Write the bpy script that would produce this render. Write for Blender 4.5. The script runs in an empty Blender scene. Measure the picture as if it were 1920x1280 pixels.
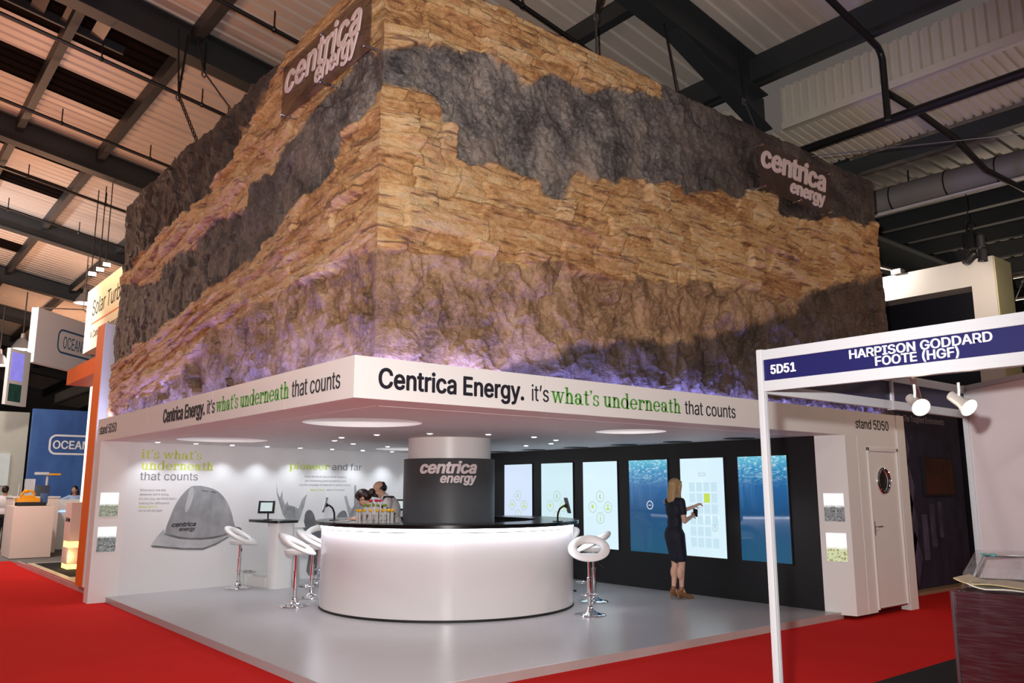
import bpy, bmesh, math, random
import numpy as np
from mathutils import Vector, Matrix, Euler
from mathutils.geometry import tessellate_polygon

random.seed(7)
PI = math.pi
scene = bpy.context.scene
COL = scene.collection

# ------------------------------------------------------------------ camera
cam = bpy.data.cameras.new('camera')
cam.sensor_fit = 'HORIZONTAL'
cam.sensor_width = 36.0
cam.lens = 1536.07 / 1920.0 * 36.0
cam.clip_start = 0.05
cam.clip_end = 300
cam_o = bpy.data.objects.new('camera', cam)
COL.objects.link(cam_o)
YAW, PITCH = 0.8874, 0.176
cam_o.location = (-3.0903, -5.7724, 1.70)
cam_o.rotation_euler = (PI / 2 + PITCH, 0, YAW - PI / 2)
scene.camera = cam_o

# ------------------------------------------------------------------ view and world
vs = scene.view_settings
vs.view_transform = 'Standard'
vs.look = 'None'
vs.exposure = 0.0
vs.gamma = 1.0
vs.use_curve_mapping = False
world = bpy.data.worlds.new('hall_air')
scene.world = world
world.use_nodes = True
bg = world.node_tree.nodes['Background']
bg.inputs['Color'].default_value = (1.0, 0.86, 0.80, 1)
bg.inputs['Strength'].default_value = 0.10


def lamp(kind, name, loc, energy, color=(1, 1, 1), aim=None, parent=None, **kw):
    d = bpy.data.lights.new(name, kind)
    d.energy = energy
    d.color = color
    for k, v in kw.items():
        setattr(d, k, v)
    o = bpy.data.objects.new(name, d)
    COL.objects.link(o)
    o.location = loc
    if aim is not None:
        o.rotation_euler = (Vector(aim) - Vector(loc)).to_track_quat('-Z', 'Y').to_euler()
    if parent is not None:
        o.parent = parent
        o.matrix_parent_inverse = Matrix.Identity(4)
        o.location = Vector(loc) - parent.location
    return o


# the photographer's flash, held just above the lens
lamp('SPOT', 'camera_flash', (-3.15, -5.62, 1.98), 2100, (1.0, 0.97, 0.94), aim=(3.2, 2.3, 3.3),
     spot_size=math.radians(88), spot_blend=0.6, shadow_soft_size=0.04)
# high-bay lamps of the hall, over the aisles
for hx, hy, e in ((-6.5, -1.5, 600), (-5.5, 6.5, 450), (5.5, -7.5, 420), (-8, -9, 900), (-6.5, 15.5, 1000), (12.5, -5.5, 700), (-5, 25, 1000)):
    lamp('AREA', 'high_bay_light', (hx, hy, 8.0), e * .32, (1.0, 0.86, 0.78), aim=(hx, hy, 0), shape='DISK', size=0.8)
# lamps added facing up, for the warm light neighbouring stands throw on the roof
for fx, fy, fz, e in ((-3.5, 11, 5.0, 150), (-1.5, 17, 5.5, 200), (0.5, 25, 5.0, 260), (-4.5, 5.5, 5.2, 110), (4, 34, 5.5, 260)):
    lamp('AREA', 'roof_wash', (fx, fy, fz), e, (1.0, 0.52, 0.31), aim=(fx + .6, fy, 12), shape='DISK', size=1.2)
lamp('AREA', 'roof_wash', (11.0, -3.5, 4.6), 22, (1.0, .80, .66), aim=(10.5, -2.5, 12), shape='DISK', size=1.0)  # added for the lower roof at right
lamp('AREA', 'roof_wash', (17.5, 1.5, 3.5), 120, (1.0, .80, .62), aim=(15.5, 1.0, 12), shape='DISK', size=1.0)  # added to brighten the side aisle roof
# warm lamps added for the fascia ends, as spill from the stands either side
lamp('AREA', 'fascia_end_fill', (-2.2, 11.5, 4.6), 42, (1.0, .55, .30), aim=(0, 6.5, 2.2), shape='DISK', size=.5)
lamp('AREA', 'fascia_end_fill', (10.5, -3.8, 4.6), 55, (1.0, .66, .45), aim=(8.0, 0, 1.6), shape='DISK', size=.5)
# violet light strips hidden in the trough behind the fascia
lamp('AREA', 'uplight_strip', (4.5, 0.10, 2.69), 62, (0.27, 0.29, 1.0), aim=(4.5, 0.26, 3.6), shape='RECTANGLE', size=8.6, size_y=0.04)
o = lamp('AREA', 'uplight_strip', (0.10, 4.3, 2.69), 60, (0.27, 0.29, 1.0), shape='RECTANGLE', size=8.2, size_y=0.04)
o.rotation_euler = (Matrix.Rotation(PI / 2, 4, 'Z') @ Matrix.Rotation(PI - 0.2, 4, 'X')).to_euler()


# ------------------------------------------------------------------ materials
def nodes_of(name):
    m = bpy.data.materials.new(name)
    m.use_nodes = True
    nt = m.node_tree
    b = nt.nodes['Principled BSDF']
    return m, nt, b


def srgb(r, g, b):
    def f(c):
        c /= 255.0
        return c / 12.92 if c <= 0.04045 else ((c + 0.055) / 1.055) ** 2.4
    return (f(r), f(g), f(b))


MATS = {}


def M(name, col=(0.8, 0.8, 0.8), rough=0.5, metal=0.0, noise=(6.0, 0.06), bump=None, emit=None, coat=0.0, alpha=1.0,
      trans=0.0, spec=0.5, stretch=(1, 1, 1), ior=1.45):
    if name in MATS:
        return MATS[name]
    m, nt, b = nodes_of(name)
    N, L = nt.nodes, nt.links
    b.inputs['Roughness'].default_value = rough
    b.inputs['Metallic'].default_value = metal
    b.inputs['Specular IOR Level'].default_value = spec
    b.inputs['IOR'].default_value = ior
    b.inputs['Coat Weight'].default_value = coat
    b.inputs['Coat Roughness'].default_value = 0.08
    b.inputs['Alpha'].default_value = alpha
    b.inputs['Transmission Weight'].default_value = trans
    tc = N.new('ShaderNodeTexCoord')
    mp = N.new('ShaderNodeMapping')
    mp.inputs['Scale'].default_value = stretch
    L.new(tc.outputs['Object'], mp.inputs['Vector'])
    nz = N.new('ShaderNodeTexNoise')
    nz.inputs['Scale'].default_value = noise[0]
    nz.inputs['Detail'].default_value = 4
    L.new(mp.outputs['Vector'], nz.inputs['Vector'])
    mx = N.new('ShaderNodeMix')
    mx.data_type = 'RGBA'
    a = noise[1]
    mx.inputs['A'].default_value = (*[max(0, c * (1 - a)) for c in col], 1)
    mx.inputs['B'].default_value = (*[min(1, c * (1 + a)) for c in col], 1)
    L.new(nz.outputs['Fac'], mx.inputs['Factor'])
    L.new(mx.outputs['Result'], b.inputs['Base Color'])
    if bump:
        nb = N.new('ShaderNodeTexNoise')
        nb.inputs['Scale'].default_value = bump[0]
        nb.inputs['Detail'].default_value = 3
        L.new(mp.outputs['Vector'], nb.inputs['Vector'])
        bp = N.new('ShaderNodeBump')
        bp.inputs['Strength'].default_value = bump[1]
        bp.inputs['Distance'].default_value = bump[2] if len(bump) > 2 else 0.01
        L.new(nb.outputs['Fac'], bp.inputs['Height'])
        L.new(bp.outputs['Normal'], b.inputs['Normal'])
    if emit:
        b.inputs['Emission Color'].default_value = (*emit[0], 1)
        b.inputs['Emission Strength'].default_value = emit[1]
    MATS[name] = m
    return m


# ------------------------------------------------------------------ mesh builder
class MB:
    def __init__(self):
        self.v, self.f, self.m = [], [], []

    def add(self, vs, fs, mat=0, T=None):
        n = len(self.v)
        if T is not None:
            vs = [T @ Vector(p) for p in vs]
        self.v += [tuple(p) for p in vs]
        self.f += [tuple(n + i for i in f) for f in fs]
        self.m += [mat] * len(fs)
        return self

    def box(self, x0, x1, y0, y1, z0, z1, bev=0.0, mat=0, T=None, seg=2):
        bm = bmesh.new()
        bmesh.ops.create_cube(bm, size=1.0)
        for v in bm.verts:
            v.co = Vector(((x0 + x1) / 2 + v.co.x * (x1 - x0), (y0 + y1) / 2 + v.co.y * (y1 - y0), (z0 + z1) / 2 + v.co.z * (z1 - z0)))
        if bev > 0:
            bmesh.ops.bevel(bm, geom=list(bm.edges), offset=bev, segments=seg, affect='EDGES', profile=0.7)
        bm.verts.index_update()
        self.add([v.co.copy() for v in bm.verts], [[v.index for v in f.verts] for f in bm.faces], mat, T)
        bm.free()
        return self

    def bar(self, p0, p1, w, h, bev=0.0, mat=0, up=(0, 0, 1)):
        p0, p1 = Vector(p0), Vector(p1)
        d = p1 - p0
        ln = d.length
        x = d.normalized()
        z = Vector(up)
        z = (z - x * z.dot(x))
        if z.length < 1e-6:
            z = Vector((1, 0, 0)) - x * x.x
        z.normalize()
        y = z.cross(x)
        T = Matrix((x, y, z)).transposed().to_4x4()
        T.translation = p0
        return self.box(0, ln, -w / 2, w / 2, -h / 2, h / 2, bev, mat, T)

    def tube(self, pts, r, seg=10, closed=False, mat=0, caps=True):
        pts = [Vector(p) for p in pts]
        n = len(pts)
        rs = r if isinstance(r, (list, tuple)) else [r] * n
        rings = []
        prev = None
        for i, p in enumerate(pts):
            a = pts[(i - 1) % n] if (closed or i > 0) else pts[i]
            b = pts[(i + 1) % n] if (closed or i < n - 1) else pts[i]
            t = (b - a)
            if t.length < 1e-9:
                t = Vector((0, 0, 1))
            t.normalize()
            if prev is None:
                u = t.orthogonal().normalized()
            else:
                u = prev - t * prev.dot(t)
                if u.length < 1e-6:
                    u = t.orthogonal()
                u.normalize()
            prev = u
            w = t.cross(u)
            rings.append([p + (u * math.cos(2 * PI * k / seg) + w * math.sin(2 * PI * k / seg)) * rs[i] for k in range(seg)])
        vs = [q for ring in rings for q in ring]
        fs = []
        m = n if closed else n - 1
        for i in range(m):
            j = (i + 1) % n
            for k in range(seg):
                k2 = (k + 1) % seg
                fs.append((i * seg + k, i * seg + k2, j * seg + k2, j * seg + k))
        if caps and not closed:
            fs.append(tuple(range(seg - 1, -1, -1)))
            fs.append(tuple((n - 1) * seg + k for k in range(seg)))
        return self.add(vs, fs, mat)

    def lathe(self, prof, seg=32, c=(0, 0, 0), mat=0, a0=0.0, a1=2 * PI, T=None):
        full = abs(a1 - a0 - 2 * PI) < 1e-6
        ns = seg if full else seg + 1
        vs, fs = [], []
        for i, (r, z) in enumerate(prof):
            for k in range(ns):
                a = a0 + (a1 - a0) * k / seg
                vs.append((c[0] + r * math.cos(a), c[1] + r * math.sin(a), c[2] + z))
        for i in range(len(prof) - 1):
            for k in range(seg):
                k2 = (k + 1) % ns
                fs.append((i * ns + k, i * ns + k2, (i + 1) * ns + k2, (i + 1) * ns + k))
        return self.add(vs, fs, mat, T)

    def ball(self, c, r, seg=16, mat=0, T=None):
        rx, ry, rz = (r, r, r) if not isinstance(r, (tuple, list)) else r
        vs, fs = [(0, 0, -1)], []
        nr = max(4, seg // 2)
        for i in range(1, nr):
            a = -PI / 2 + PI * i / nr
            for k in range(seg):
                b = 2 * PI * k / seg
                vs.append((math.cos(a) * math.cos(b), math.cos(a) * math.sin(b), math.sin(a)))
        vs.append((0, 0, 1))
        top = len(vs) - 1
        for k in range(seg):
            fs.append((0, 1 + (k + 1) % seg, 1 + k))
            fs.append((top, 1 + (nr - 2) * seg + k, 1 + (nr - 2) * seg + (k + 1) % seg))
        for i in range(nr - 2):
            for k in range(seg):
                k2 = (k + 1) % seg
                fs.append((1 + i * seg + k, 1 + i * seg + k2, 1 + (i + 1) * seg + k2, 1 + (i + 1) * seg + k))
        R = Matrix.Translation(Vector(c)) @ (T if T is not None else Matrix.Identity(4)) @ Matrix.Diagonal((rx, ry, rz, 1))
        return self.add(vs, fs, mat, R)

    def prism(self, poly, h0, h1, T=None, mat=0):
        n = len(poly)
        vs = [(x, y, h0) for x, y in poly] + [(x, y, h1) for x, y in poly]
        fs = [tuple(range(n - 1, -1, -1)), tuple(range(n, 2 * n))]
        fs += [(i, (i + 1) % n, n + (i + 1) % n, n + i) for i in range(n)]
        return self.add(vs, fs, mat, T)

    def mesh(self, me, T=None, mat=0):
        return self.add([v.co.copy() for v in me.vertices], [list(p.vertices) for p in me.polygons], mat, T)

    def build(self, name, mats, parent=None, smooth=35, **props):
        me = bpy.data.meshes.new(name)
        vs = self.v
        if parent is not None:
            inv = Matrix.LocRotScale(parent.location, parent.rotation_euler, None)
            q = parent.parent
            while q is not None:
                inv = Matrix.LocRotScale(q.location, q.rotation_euler, None) @ inv
                q = q.parent
            inv = inv.inverted()
            vs = [tuple(inv @ Vector(p)) for p in vs]
        me.from_pydata(vs, [], self.f)
        if not isinstance(mats, (list, tuple)):
            mats = [mats]
        for mm in mats:
            me.materials.append(mm)
        if len(mats) > 1:
            me.polygons.foreach_set('material_index', self.m)
        bm = bmesh.new()
        bm.from_mesh(me)
        bmesh.ops.recalc_face_normals(bm, faces=bm.faces)
        bm.to_mesh(me)
        bm.free()
        if smooth:
            me.polygons.foreach_set('use_smooth', [True] * len(me.polygons))
            me.set_sharp_from_angle(angle=math.radians(smooth))
        me.update()
        ob = bpy.data.objects.new(name, me)
        COL.objects.link(ob)
        if parent is not None:
            ob.parent = parent
        for k, v in props.items():
            ob[k] = v
        return ob


def tag(o, label, cat, group=None):
    o['label'] = label
    o['category'] = cat
    if group:
        o['group'] = group
    return o


def thing(name, label, cat, loc=(0, 0, 0), rz=0.0, group=None):
    o = bpy.data.objects.new(name, None)
    o.empty_display_size = 0.1
    COL.objects.link(o)
    o.location = loc
    o.rotation_euler = (0, 0, rz)
    return tag(o, label, cat, group)


def struct(ob):
    ob['kind'] = 'structure'
    return ob


def dup(root, loc=None, rz=None, label=None, group=None):
    def cp(o, par):
        c = o.copy()
        COL.objects.link(c)
        if par is not None:
            c.parent = par
        for ch in list(o.children):
            cp(ch, c)
        return c
    r = cp(root, None)
    if loc is not None:
        r.location = loc
    if rz is not None:
        r.rotation_euler = (0, 0, rz)
    if label:
        r['label'] = label
    if group:
        r['group'] = group
    return r


def frame(o, u, v):
    """matrix with columns u (reading direction), v (up) and their normal, at o"""
    u, v = Vector(u).normalized(), Vector(v).normalized()
    n = u.cross(v)
    T = Matrix((u, v, n)).transposed().to_4x4()
    T.translation = Vector(o)
    return T


try:
    FONT = bpy.data.fonts.load(bpy.utils.system_resource('DATAFILES', path='fonts') + '/Inter.woff2')
except Exception:
    FONT = None


TEXTS = {}


def text_shapes(s, shear=0.0, spacing=1.0):
    """triangulated letter shapes (one list of points and triangles per contour with its holes)"""
    key = (s, shear, spacing)
    if key in TEXTS:
        return TEXTS[key]
    c = bpy.data.curves.new('lettering', 'FONT')
    c.body = s
    if FONT is not None:
        c.font = FONT
    c.size = 1.0
    c.shear = shear
    c.space_character = spacing
    o = bpy.data.objects.new('lettering', c)
    COL.objects.link(o)
    dg = bpy.context.evaluated_depsgraph_get()
    cv = o.evaluated_get(dg).to_curve(dg)
    loops = []
    for sp in cv.splines:
        bp, pts = sp.bezier_points, []
        n = len(bp)
        for i in range(n):
            p, q = bp[i], bp[(i + 1) % n]
            a, h1, h2, d = p.co, p.handle_right, q.handle_left, q.co
            straight = (h1 - a).cross(d - a).length < 1e-6 and (h2 - a).cross(d - a).length < 1e-6
            m = 1 if straight else 4
            for k in range(m):
                t = k / m
                pts.append(a * (1 - t) ** 3 + h1 * 3 * t * (1 - t) ** 2 + h2 * 3 * t * t * (1 - t) + d * t ** 3)
        pts = [(p.x, p.y) for p in pts]
        ar = sum(pts[i][0] * pts[(i + 1) % len(pts)][1] - pts[(i + 1) % len(pts)][0] * pts[i][1] for i in range(len(pts))) / 2
        if abs(ar) > 1e-6:
            loops.append((ar, pts))
    o.to_curve_clear()
    bpy.data.objects.remove(o)
    bpy.data.curves.remove(c)

    def inside(p, poly):
        r = False
        for i in range(len(poly)):
            (x1, y1), (x2, y2) = poly[i], poly[i - 1]
            if (y1 > p[1]) != (y2 > p[1]) and p[0] < (x2 - x1) * (p[1] - y1) / (y2 - y1) + x1:
                r = not r
        return r
    big = max(loops, key=lambda l: abs(l[0]))
    sg = 1 if big[0] > 0 else -1
    out = []
    for ar, pts in loops:
        if ar * sg < 0:
            continue
        holes = [h for ha, h in loops if ha * sg < 0 and inside(h[0], pts) and inside(h[len(h) // 2], pts)]
        rings = [pts] + holes
        tris = tessellate_polygon([[Vector((x, y, 0)) for x, y in r] for r in rings])
        flat_pts = [p for r in rings for p in r]
        edges, k = [], 0
        for r in rings:
            edges += [(k + i, k + (i + 1) % len(r)) for i in range(len(r))]
            k += len(r)
        out.append((flat_pts, [tuple(t) for t in tris], edges))
    TEXTS[key] = out
    return out


CAP = None


def put_text(mb, s, T, width=None, cap=0.1, bold=0.0, shear=0.0, depth=0.004, mat=0, align='L', spacing=1.0, xs=None):
    """flat letters of real thickness, cap height and total width in metres, standing on the surface of T"""
    global CAP
    if CAP is None:
        CAP = max(y for g in text_shapes('H') for x, y in g[0])
    shapes = text_shapes(s, shear, spacing)
    x0 = min(x for g in shapes for x, y in g[0])
    x1 = max(x for g in shapes for x, y in g[0])
    sy = cap / CAP
    sx = (width / (x1 - x0)) if width else (sy * (xs or 1.0))
    off = 0.0 if align == 'L' else (-(x1 - x0) * sx / 2 if align == 'C' else -(x1 - x0) * sx)
    # heavier weights: the outline is thickened by overlapping the strokes
    offs = [(0, 0)] if bold <= 0 else [(bold * math.cos(2 * PI * k / 8), bold * .8 * math.sin(2 * PI * k / 8)) for k in range(8)]
    for gi, (pts, tris, edges) in enumerate(shapes):
        n = len(pts)
        for k, (ox, oy) in enumerate(offs):
            dd = depth + .00035 * k + .0001 * (gi % 3)
            vs = [((x + ox - x0) * sx + off, (y + oy) * sy, dd) for x, y in pts] + [((x + ox - x0) * sx + off, (y + oy) * sy, .0003) for x, y in pts]
            mb.add(vs, tris + [(a, b, b + n, a + n) for a, b in edges], mat, T)
    return (x1 - x0) * sx


# ---- slab-serif letters, drawn as strokes (x height 1)
def _rect(x0, y0, x1, y1):
    return [[(x0, y0), (x1, y0), (x1, y1), (x0, y1)]]


def _band(cx, cy, rx, ry, tx, ty, a0, a1, n=14):
    out = []
    for i in range(n):
        a, b = math.radians(a0 + (a1 - a0) * i / n), math.radians(a0 + (a1 - a0) * (i + 1) / n)
        out.append([(cx + (rx - tx) * math.cos(a), cy + (ry - ty) * math.sin(a)), (cx + rx * math.cos(a), cy + ry * math.sin(a)),
                    (cx + rx * math.cos(b), cy + ry * math.sin(b)), (cx + (rx - tx) * math.cos(b), cy + (ry - ty) * math.sin(b))])
    return out


def _disc(cx, cy, r, n=14):
    return [[(cx + r * math.cos(2 * PI * k / n), cy + r * math.sin(2 * PI * k / n)) for k in range(n)]]


ST, TH, SF = 0.21, 0.10, 0.09


def slab_glyph(ch):
    R, B, D = _rect, _band, _disc
    if ch == 'i':
        return R(.13, 0, .13 + ST, 1) + R(0, 0, .47, SF) + R(0, 1 - SF, .3, 1) + D(.235, 1.33, .14), .53
    if ch == 'h' or ch == 'n':
        top = 1.45 if ch == 'h' else 1.0
        g = R(.13, 0, .13 + ST, top) + R(0, top - SF, .3, top) + R(0, 0, .46, SF) + R(.62, 0, .62 + ST, .62) + R(.5, 0, .96, SF)
        return g + B(.49, .6, .34, .42, ST, .15, 0, 165), 1.0
    if ch == 'u':
        g = R(.13, .4, .13 + ST, 1) + R(0, 1 - SF, .3, 1) + R(.62, 0, .62 + ST, 1) + R(.48, 1 - SF, .8, 1) + R(.7, 0, .96, SF)
        return g + B(.47, .4, .34, .42, ST, .15, 180, 350), 1.0
    if ch in 'dp':
        g = B(.45, .5, .45, .52, ST, TH, 0, 360, 24)
        if ch == 'd':
            g += R(.66, 0, .66 + ST, 1.45) + R(.52, 1.45 - SF, .8, 1.45) + R(.7, 0, 1.02, SF)
            return g, 1.06
        g = [[(x + .14, y) for x, y in q] for q in g] + R(.13, -.42, .13 + ST, 1) + R(0, 1 - SF, .3, 1) + R(0, -.42, .48, -.42 + SF)
        return g, 1.06
    if ch == 'o':
        return B(.47, .5, .47, .52, ST, TH, 0, 360, 24), .98
    if ch == 'e':
        return B(.46, .5, .46, .52, ST, TH, 0, 325, 22) + R(.1, .46, .9, .46 + TH), .97
    if ch == 'a':
        g = R(.55, .1, .55 + ST, .68) + B(.4, .66, .36, .36, ST, TH, 0, 160) + D(.16, .72, .12) + B(.36, .29, .34, .31, ST, TH, 0, 360, 20) + R(.66, 0, .93, SF)
        return g, .98
    if ch == 't':
        return R(.16, .25, .16 + ST, 1.3) + R(0, 1 - SF, .58, 1) + B(.38, .24, .22, .26, ST * .9, TH, 180, 340), .64
    if ch == 's':
        g = B(.36, .74, .31, .28, ST * .8, TH, 20, 255) + B(.38, .27, .33, .29, ST * .8, TH, -160, 85) + R(.58, .66, .66, .96) + R(.05, .04, .13, .36)
        return g, .76
    if ch == 'r':
        return R(.13, 0, .13 + ST, 1) + R(0, 1 - SF, .3, 1) + R(0, 0, .52, SF) + B(.56, .6, .27, .42, ST * .7, .16, 30, 165) + D(.73, .78, .13), .84
    if ch == 'w':
        g = [[(.1, 1), (.32, 1), (.52, 0), (.38, 0)], [(.38, 0), (.5, 0), (.78, 1), (.68, 1)], [(.62, 1), (.84, 1), (1.04, 0), (.9, 0)],
             [(.9, 0), (1.02, 0), (1.3, 1), (1.2, 1)]]
        return g + R(0, 1 - SF, .46, 1) + R(.56, 1 - SF, .94, 1) + R(1.06, 1 - SF, 1.42, 1), 1.42
    if ch == "'":
        return D(.14, 1.3, .12) + [[(.18, 1.2), (.27, 1.3), (.13, 1.0), (.06, 1.0)]], .3
    return [], .38


def put_slab(mb, s, T, width, xh, depth=0.004, mat=0):
    x, polys = 0.0, []
    for ch in s:
        g, adv = slab_glyph(ch)
        polys += [[(px + x, py) for px, py in q] for q in g]
        x += adv + 0.03
    tot = max(px for q in polys for px, _ in q)
    for q in polys:
        mb.prism([(px / tot * width, py * xh) for px, py in q], 0.0003, depth, T, mat)


def plate(outer, holes, z0, z1, res=1):
    """flat plate with round or polygonal holes, as a mesh"""
    c = bpy.data.curves.new('plate', 'CURVE')
    c.dimensions = '2D'
    c.fill_mode = 'BOTH'
    c.extrude = (z1 - z0) / 2
    for poly in [outer] + holes:
        sp = c.splines.new('POLY')
        sp.points.add(len(poly) - 1)
        for i, (x, y) in enumerate(poly):
            sp.points[i].co = (x, y, 0, 1)
        sp.use_cyclic_u = True
    o = bpy.data.objects.new('plate', c)
    me = bpy.data.meshes.new_from_object(o)
    bpy.data.objects.remove(o)
    bpy.data.curves.remove(c)
    me.transform(Matrix.Translation((0, 0, (z0 + z1) / 2)))
    return me


def circle(cx, cy, r, n=48):
    return [(cx + r * math.cos(2 * PI * k / n), cy + r * math.sin(2 * PI * k / n)) for k in range(n)]


# common materials
WHITE = M('white_laminate', srgb(232, 230, 228), 0.35, noise=(3, .02))
WHITE_MATT = M('white_matt_panel', srgb(226, 224, 224), 0.6, noise=(3, .02))
BLACK = M('black_panel', (0.010, 0.010, 0.011), 0.35, noise=(8, .1))
NEARBLACK = M('black_paint', (0.012, 0.012, 0.012), 0.6)
CHROME = M('chrome', (0.85, 0.86, 0.88), 0.08, 1.0, noise=(5, .02))
ALU = M('brushed_aluminium', (0.62, 0.61, 0.60), 0.28, 1.0, noise=(40, .08), stretch=(1, 1, 1))
INK = M('dark_ink', (0.012, 0.011, 0.02), 0.5)
GREEN = M('green_ink', srgb(84, 158, 60), 0.5)
LIME = M('lime_ink', srgb(205, 220, 95), 0.5)
GREYINK = M('grey_ink', srgb(128, 128, 132), 0.5)
STEEL = M('dark_painted_steel', (0.030, 0.034, 0.037), 0.5, noise=(2, .15))
# ------------------------------------------------------------------ hall shell
def stripes(name, col, dirn):
    m, nt, b = nodes_of(name)
    N, L = nt.nodes, nt.links
    tc = N.new('ShaderNodeTexCoord')
    nz = N.new('ShaderNodeTexNoise')
    nz.inputs['Scale'].default_value = 1.3
    mp = N.new('ShaderNodeMapping')
    mp.inputs['Scale'].default_value = dirn
    L.new(tc.outputs['Object'], mp.inputs['Vector'])
    L.new(mp.outputs['Vector'], nz.inputs['Vector'])
    mx = N.new('ShaderNodeMix')
    mx.data_type = 'RGBA'
    mx.inputs['A'].default_value = (*[c * .86 for c in col], 1)
    mx.inputs['B'].default_value = (*[c * 1.1 for c in col], 1)
    L.new(nz.outputs['Fac'], mx.inputs['Factor'])
    L.new(mx.outputs['Result'], b.inputs['Base Color'])
    b.inputs['Roughness'].default_value = 0.42
    return m


SHEET = stripes('roof_sheet', (0.56, 0.50, 0.44), (.3, 3, 1))
SHEET_DARK = M('blacked_out_rooflight', (0.006, 0.004, 0.0035), 0.95, spec=.05)


def carpet(name, col, col2, sc=90):
    m, nt, b = nodes_of(name)
    N, L = nt.nodes, nt.links
    tc = N.new('ShaderNodeTexCoord')
    n1 = N.new('ShaderNodeTexNoise')
    n1.inputs['Scale'].default_value = sc
    n1.inputs['Detail'].default_value = 5
    n2 = N.new('ShaderNodeTexNoise')
    n2.inputs['Scale'].default_value = 1.2
    n2.inputs['Detail'].default_value = 3
    L.new(tc.outputs['Object'], n1.inputs['Vector'])
    L.new(tc.outputs['Object'], n2.inputs['Vector'])
    ad = N.new('ShaderNodeMath')
    ad.operation = 'MULTIPLY_ADD'
    ad.inputs[1].default_value = 0.5
    L.new(n1.outputs['Fac'], ad.inputs[0])
    mu = N.new('ShaderNodeMath')
    mu.operation = 'MULTIPLY'
    mu.inputs[1].default_value = 0.5
    L.new(n2.outputs['Fac'], mu.inputs[0])
    L.new(mu.outputs[0], ad.inputs[2])
    mx = N.new('ShaderNodeMix')
    mx.data_type = 'RGBA'
    mx.inputs['A'].default_value = (*col2, 1)
    mx.inputs['B'].default_value = (*col, 1)
    L.new(ad.outputs[0], mx.inputs['Factor'])
    L.new(mx.outputs['Result'], b.inputs['Base Color'])
    b.inputs['Roughness'].default_value = 0.95
    b.inputs['Specular IOR Level'].default_value = 0.1
    bp = N.new('ShaderNodeBump')
    bp.inputs['Strength'].default_value = 0.4
    bp.inputs['Distance'].default_value = 0.004
    L.new(n1.outputs['Fac'], bp.inputs['Height'])
    L.new(bp.outputs['Normal'], b.inputs['Normal'])
    return m


RED = carpet('red_carpet', (0.62, 0.018, 0.014), (0.48, 0.010, 0.010))
DARKCARPET = carpet('charcoal_carpet', (0.030, 0.031, 0.033), (0.018, 0.019, 0.02))
CONCRETE = carpet('grey_floor', (0.20, 0.195, 0.19), (0.15, 0.145, 0.14), 20)

mb = MB()
mb.box(-30, 45, -20, 65, -0.20, -0.012)
struct(mb.build('floor', CONCRETE))
mb = MB()
# red aisles round the stand: one L of carpet, 6 mm thick
mb.prism([(-14, -14), (0.60, -14), (0.60, -1.85), (14.5, -1.85), (14.5, 0.62), (0.30, 0.62), (0.30, 9.4), (0.30, 17.0), (-14, 17.0)], -0.012, 0.0)
tag(mb.build('aisle_carpet', RED), 'bright red aisle carpet running round the rock-clad stand', 'carpet')
mb = MB()
mb.prism([(0.60, -14), (14.5, -14), (14.5, -1.85), (0.60, -1.85)], -0.012, -0.001)
tag(mb.build('booth_carpet', DARKCARPET), 'charcoal carpet beyond the red aisle under the white shell booth', 'carpet')

# far hall walls
WALLDARK = M('dark_hall_wall', (0.05, 0.047, 0.045), 0.8)
mb = MB(); mb.box(-30, 45, 64.0, 64.3, -0.1, 12); struct(mb.build('wall_back', WALLDARK))
mb = MB(); mb.box(44.0, 44.3, -20, 64, -0.1, 12); struct(mb.build('wall_right', WALLDARK))

# main roof: z of the sheet, falling towards +x
SL = 0.176
RZ = lambda x, d=0.0: 9.5 - SL * x + d
PURL = [-9.4, -7.65, -5.9, -4.15, -2.4, -0.65, 1.1, 3.3, 5.55]


def corrugated(y0, y1, x0, x1, zf, pitch, depth, thick=0.01):
    """trapezoid sheet: profile across y, running along x, zf(x) is the underside"""
    prof = []
    n = max(1, int(round((y1 - y0) / pitch)))
    p = (y1 - y0) / n
    for i in range(n):
        y = y0 + i * p
        prof += [(y, 0), (y + .58 * p, 0), (y + .66 * p, depth), (y + .92 * p, depth)]
    prof.append((y1, 0))
    vs, fs = [], []
    for (y, d) in prof:
        vs += [(x0, y, zf(x0) + d), (x1, y, zf(x1) + d), (x1, y, zf(x1) + d + thick), (x0, y, zf(x0) + d + thick)]
    for i in range(len(prof) - 1):
        a, b = 4 * i, 4 * (i + 1)
        fs += [(a, b, b + 1, a + 1), (a + 3, a + 2, b + 2, b + 3)]
    return vs, fs


RAFT = [1.5 + 7.05 * k for k in range(-1, 8)]
EAVE = 8.15
roof = MB()
darkstrip = []
ylo = -10.0
cuts = []
for k in range(1, 7):      # bays beyond the second rafter have two blacked-out roof lights each
    yb = 1.5 + 7.05 * k
    cuts.append((yb + (0.75 if k == 1 else 0.9), yb + (2.35 if k == 1 else 1.9)))
    cuts.append((yb + (3.6 if k == 1 else 3.4), yb + (4.9 if k == 1 else 4.6)))
XD = 1.1                    # roof lights end at this purlin
y = ylo
segs = []
for a, b in cuts:
    segs.append((y, a)); y = b
segs.append((y, 62))
for a, b in segs:
    if b - a > .05:
        v, f = corrugated(a, b, -16, XD, lambda x: RZ(x, .62), .30, .035)
        roof.add(v, f)
v, f = corrugated(ylo, 62, XD, EAVE + .1, lambda x: RZ(x, .62), .32, .035)
roof.add(v, f)
struct(roof.build('ceiling', SHEET, smooth=None))
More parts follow.
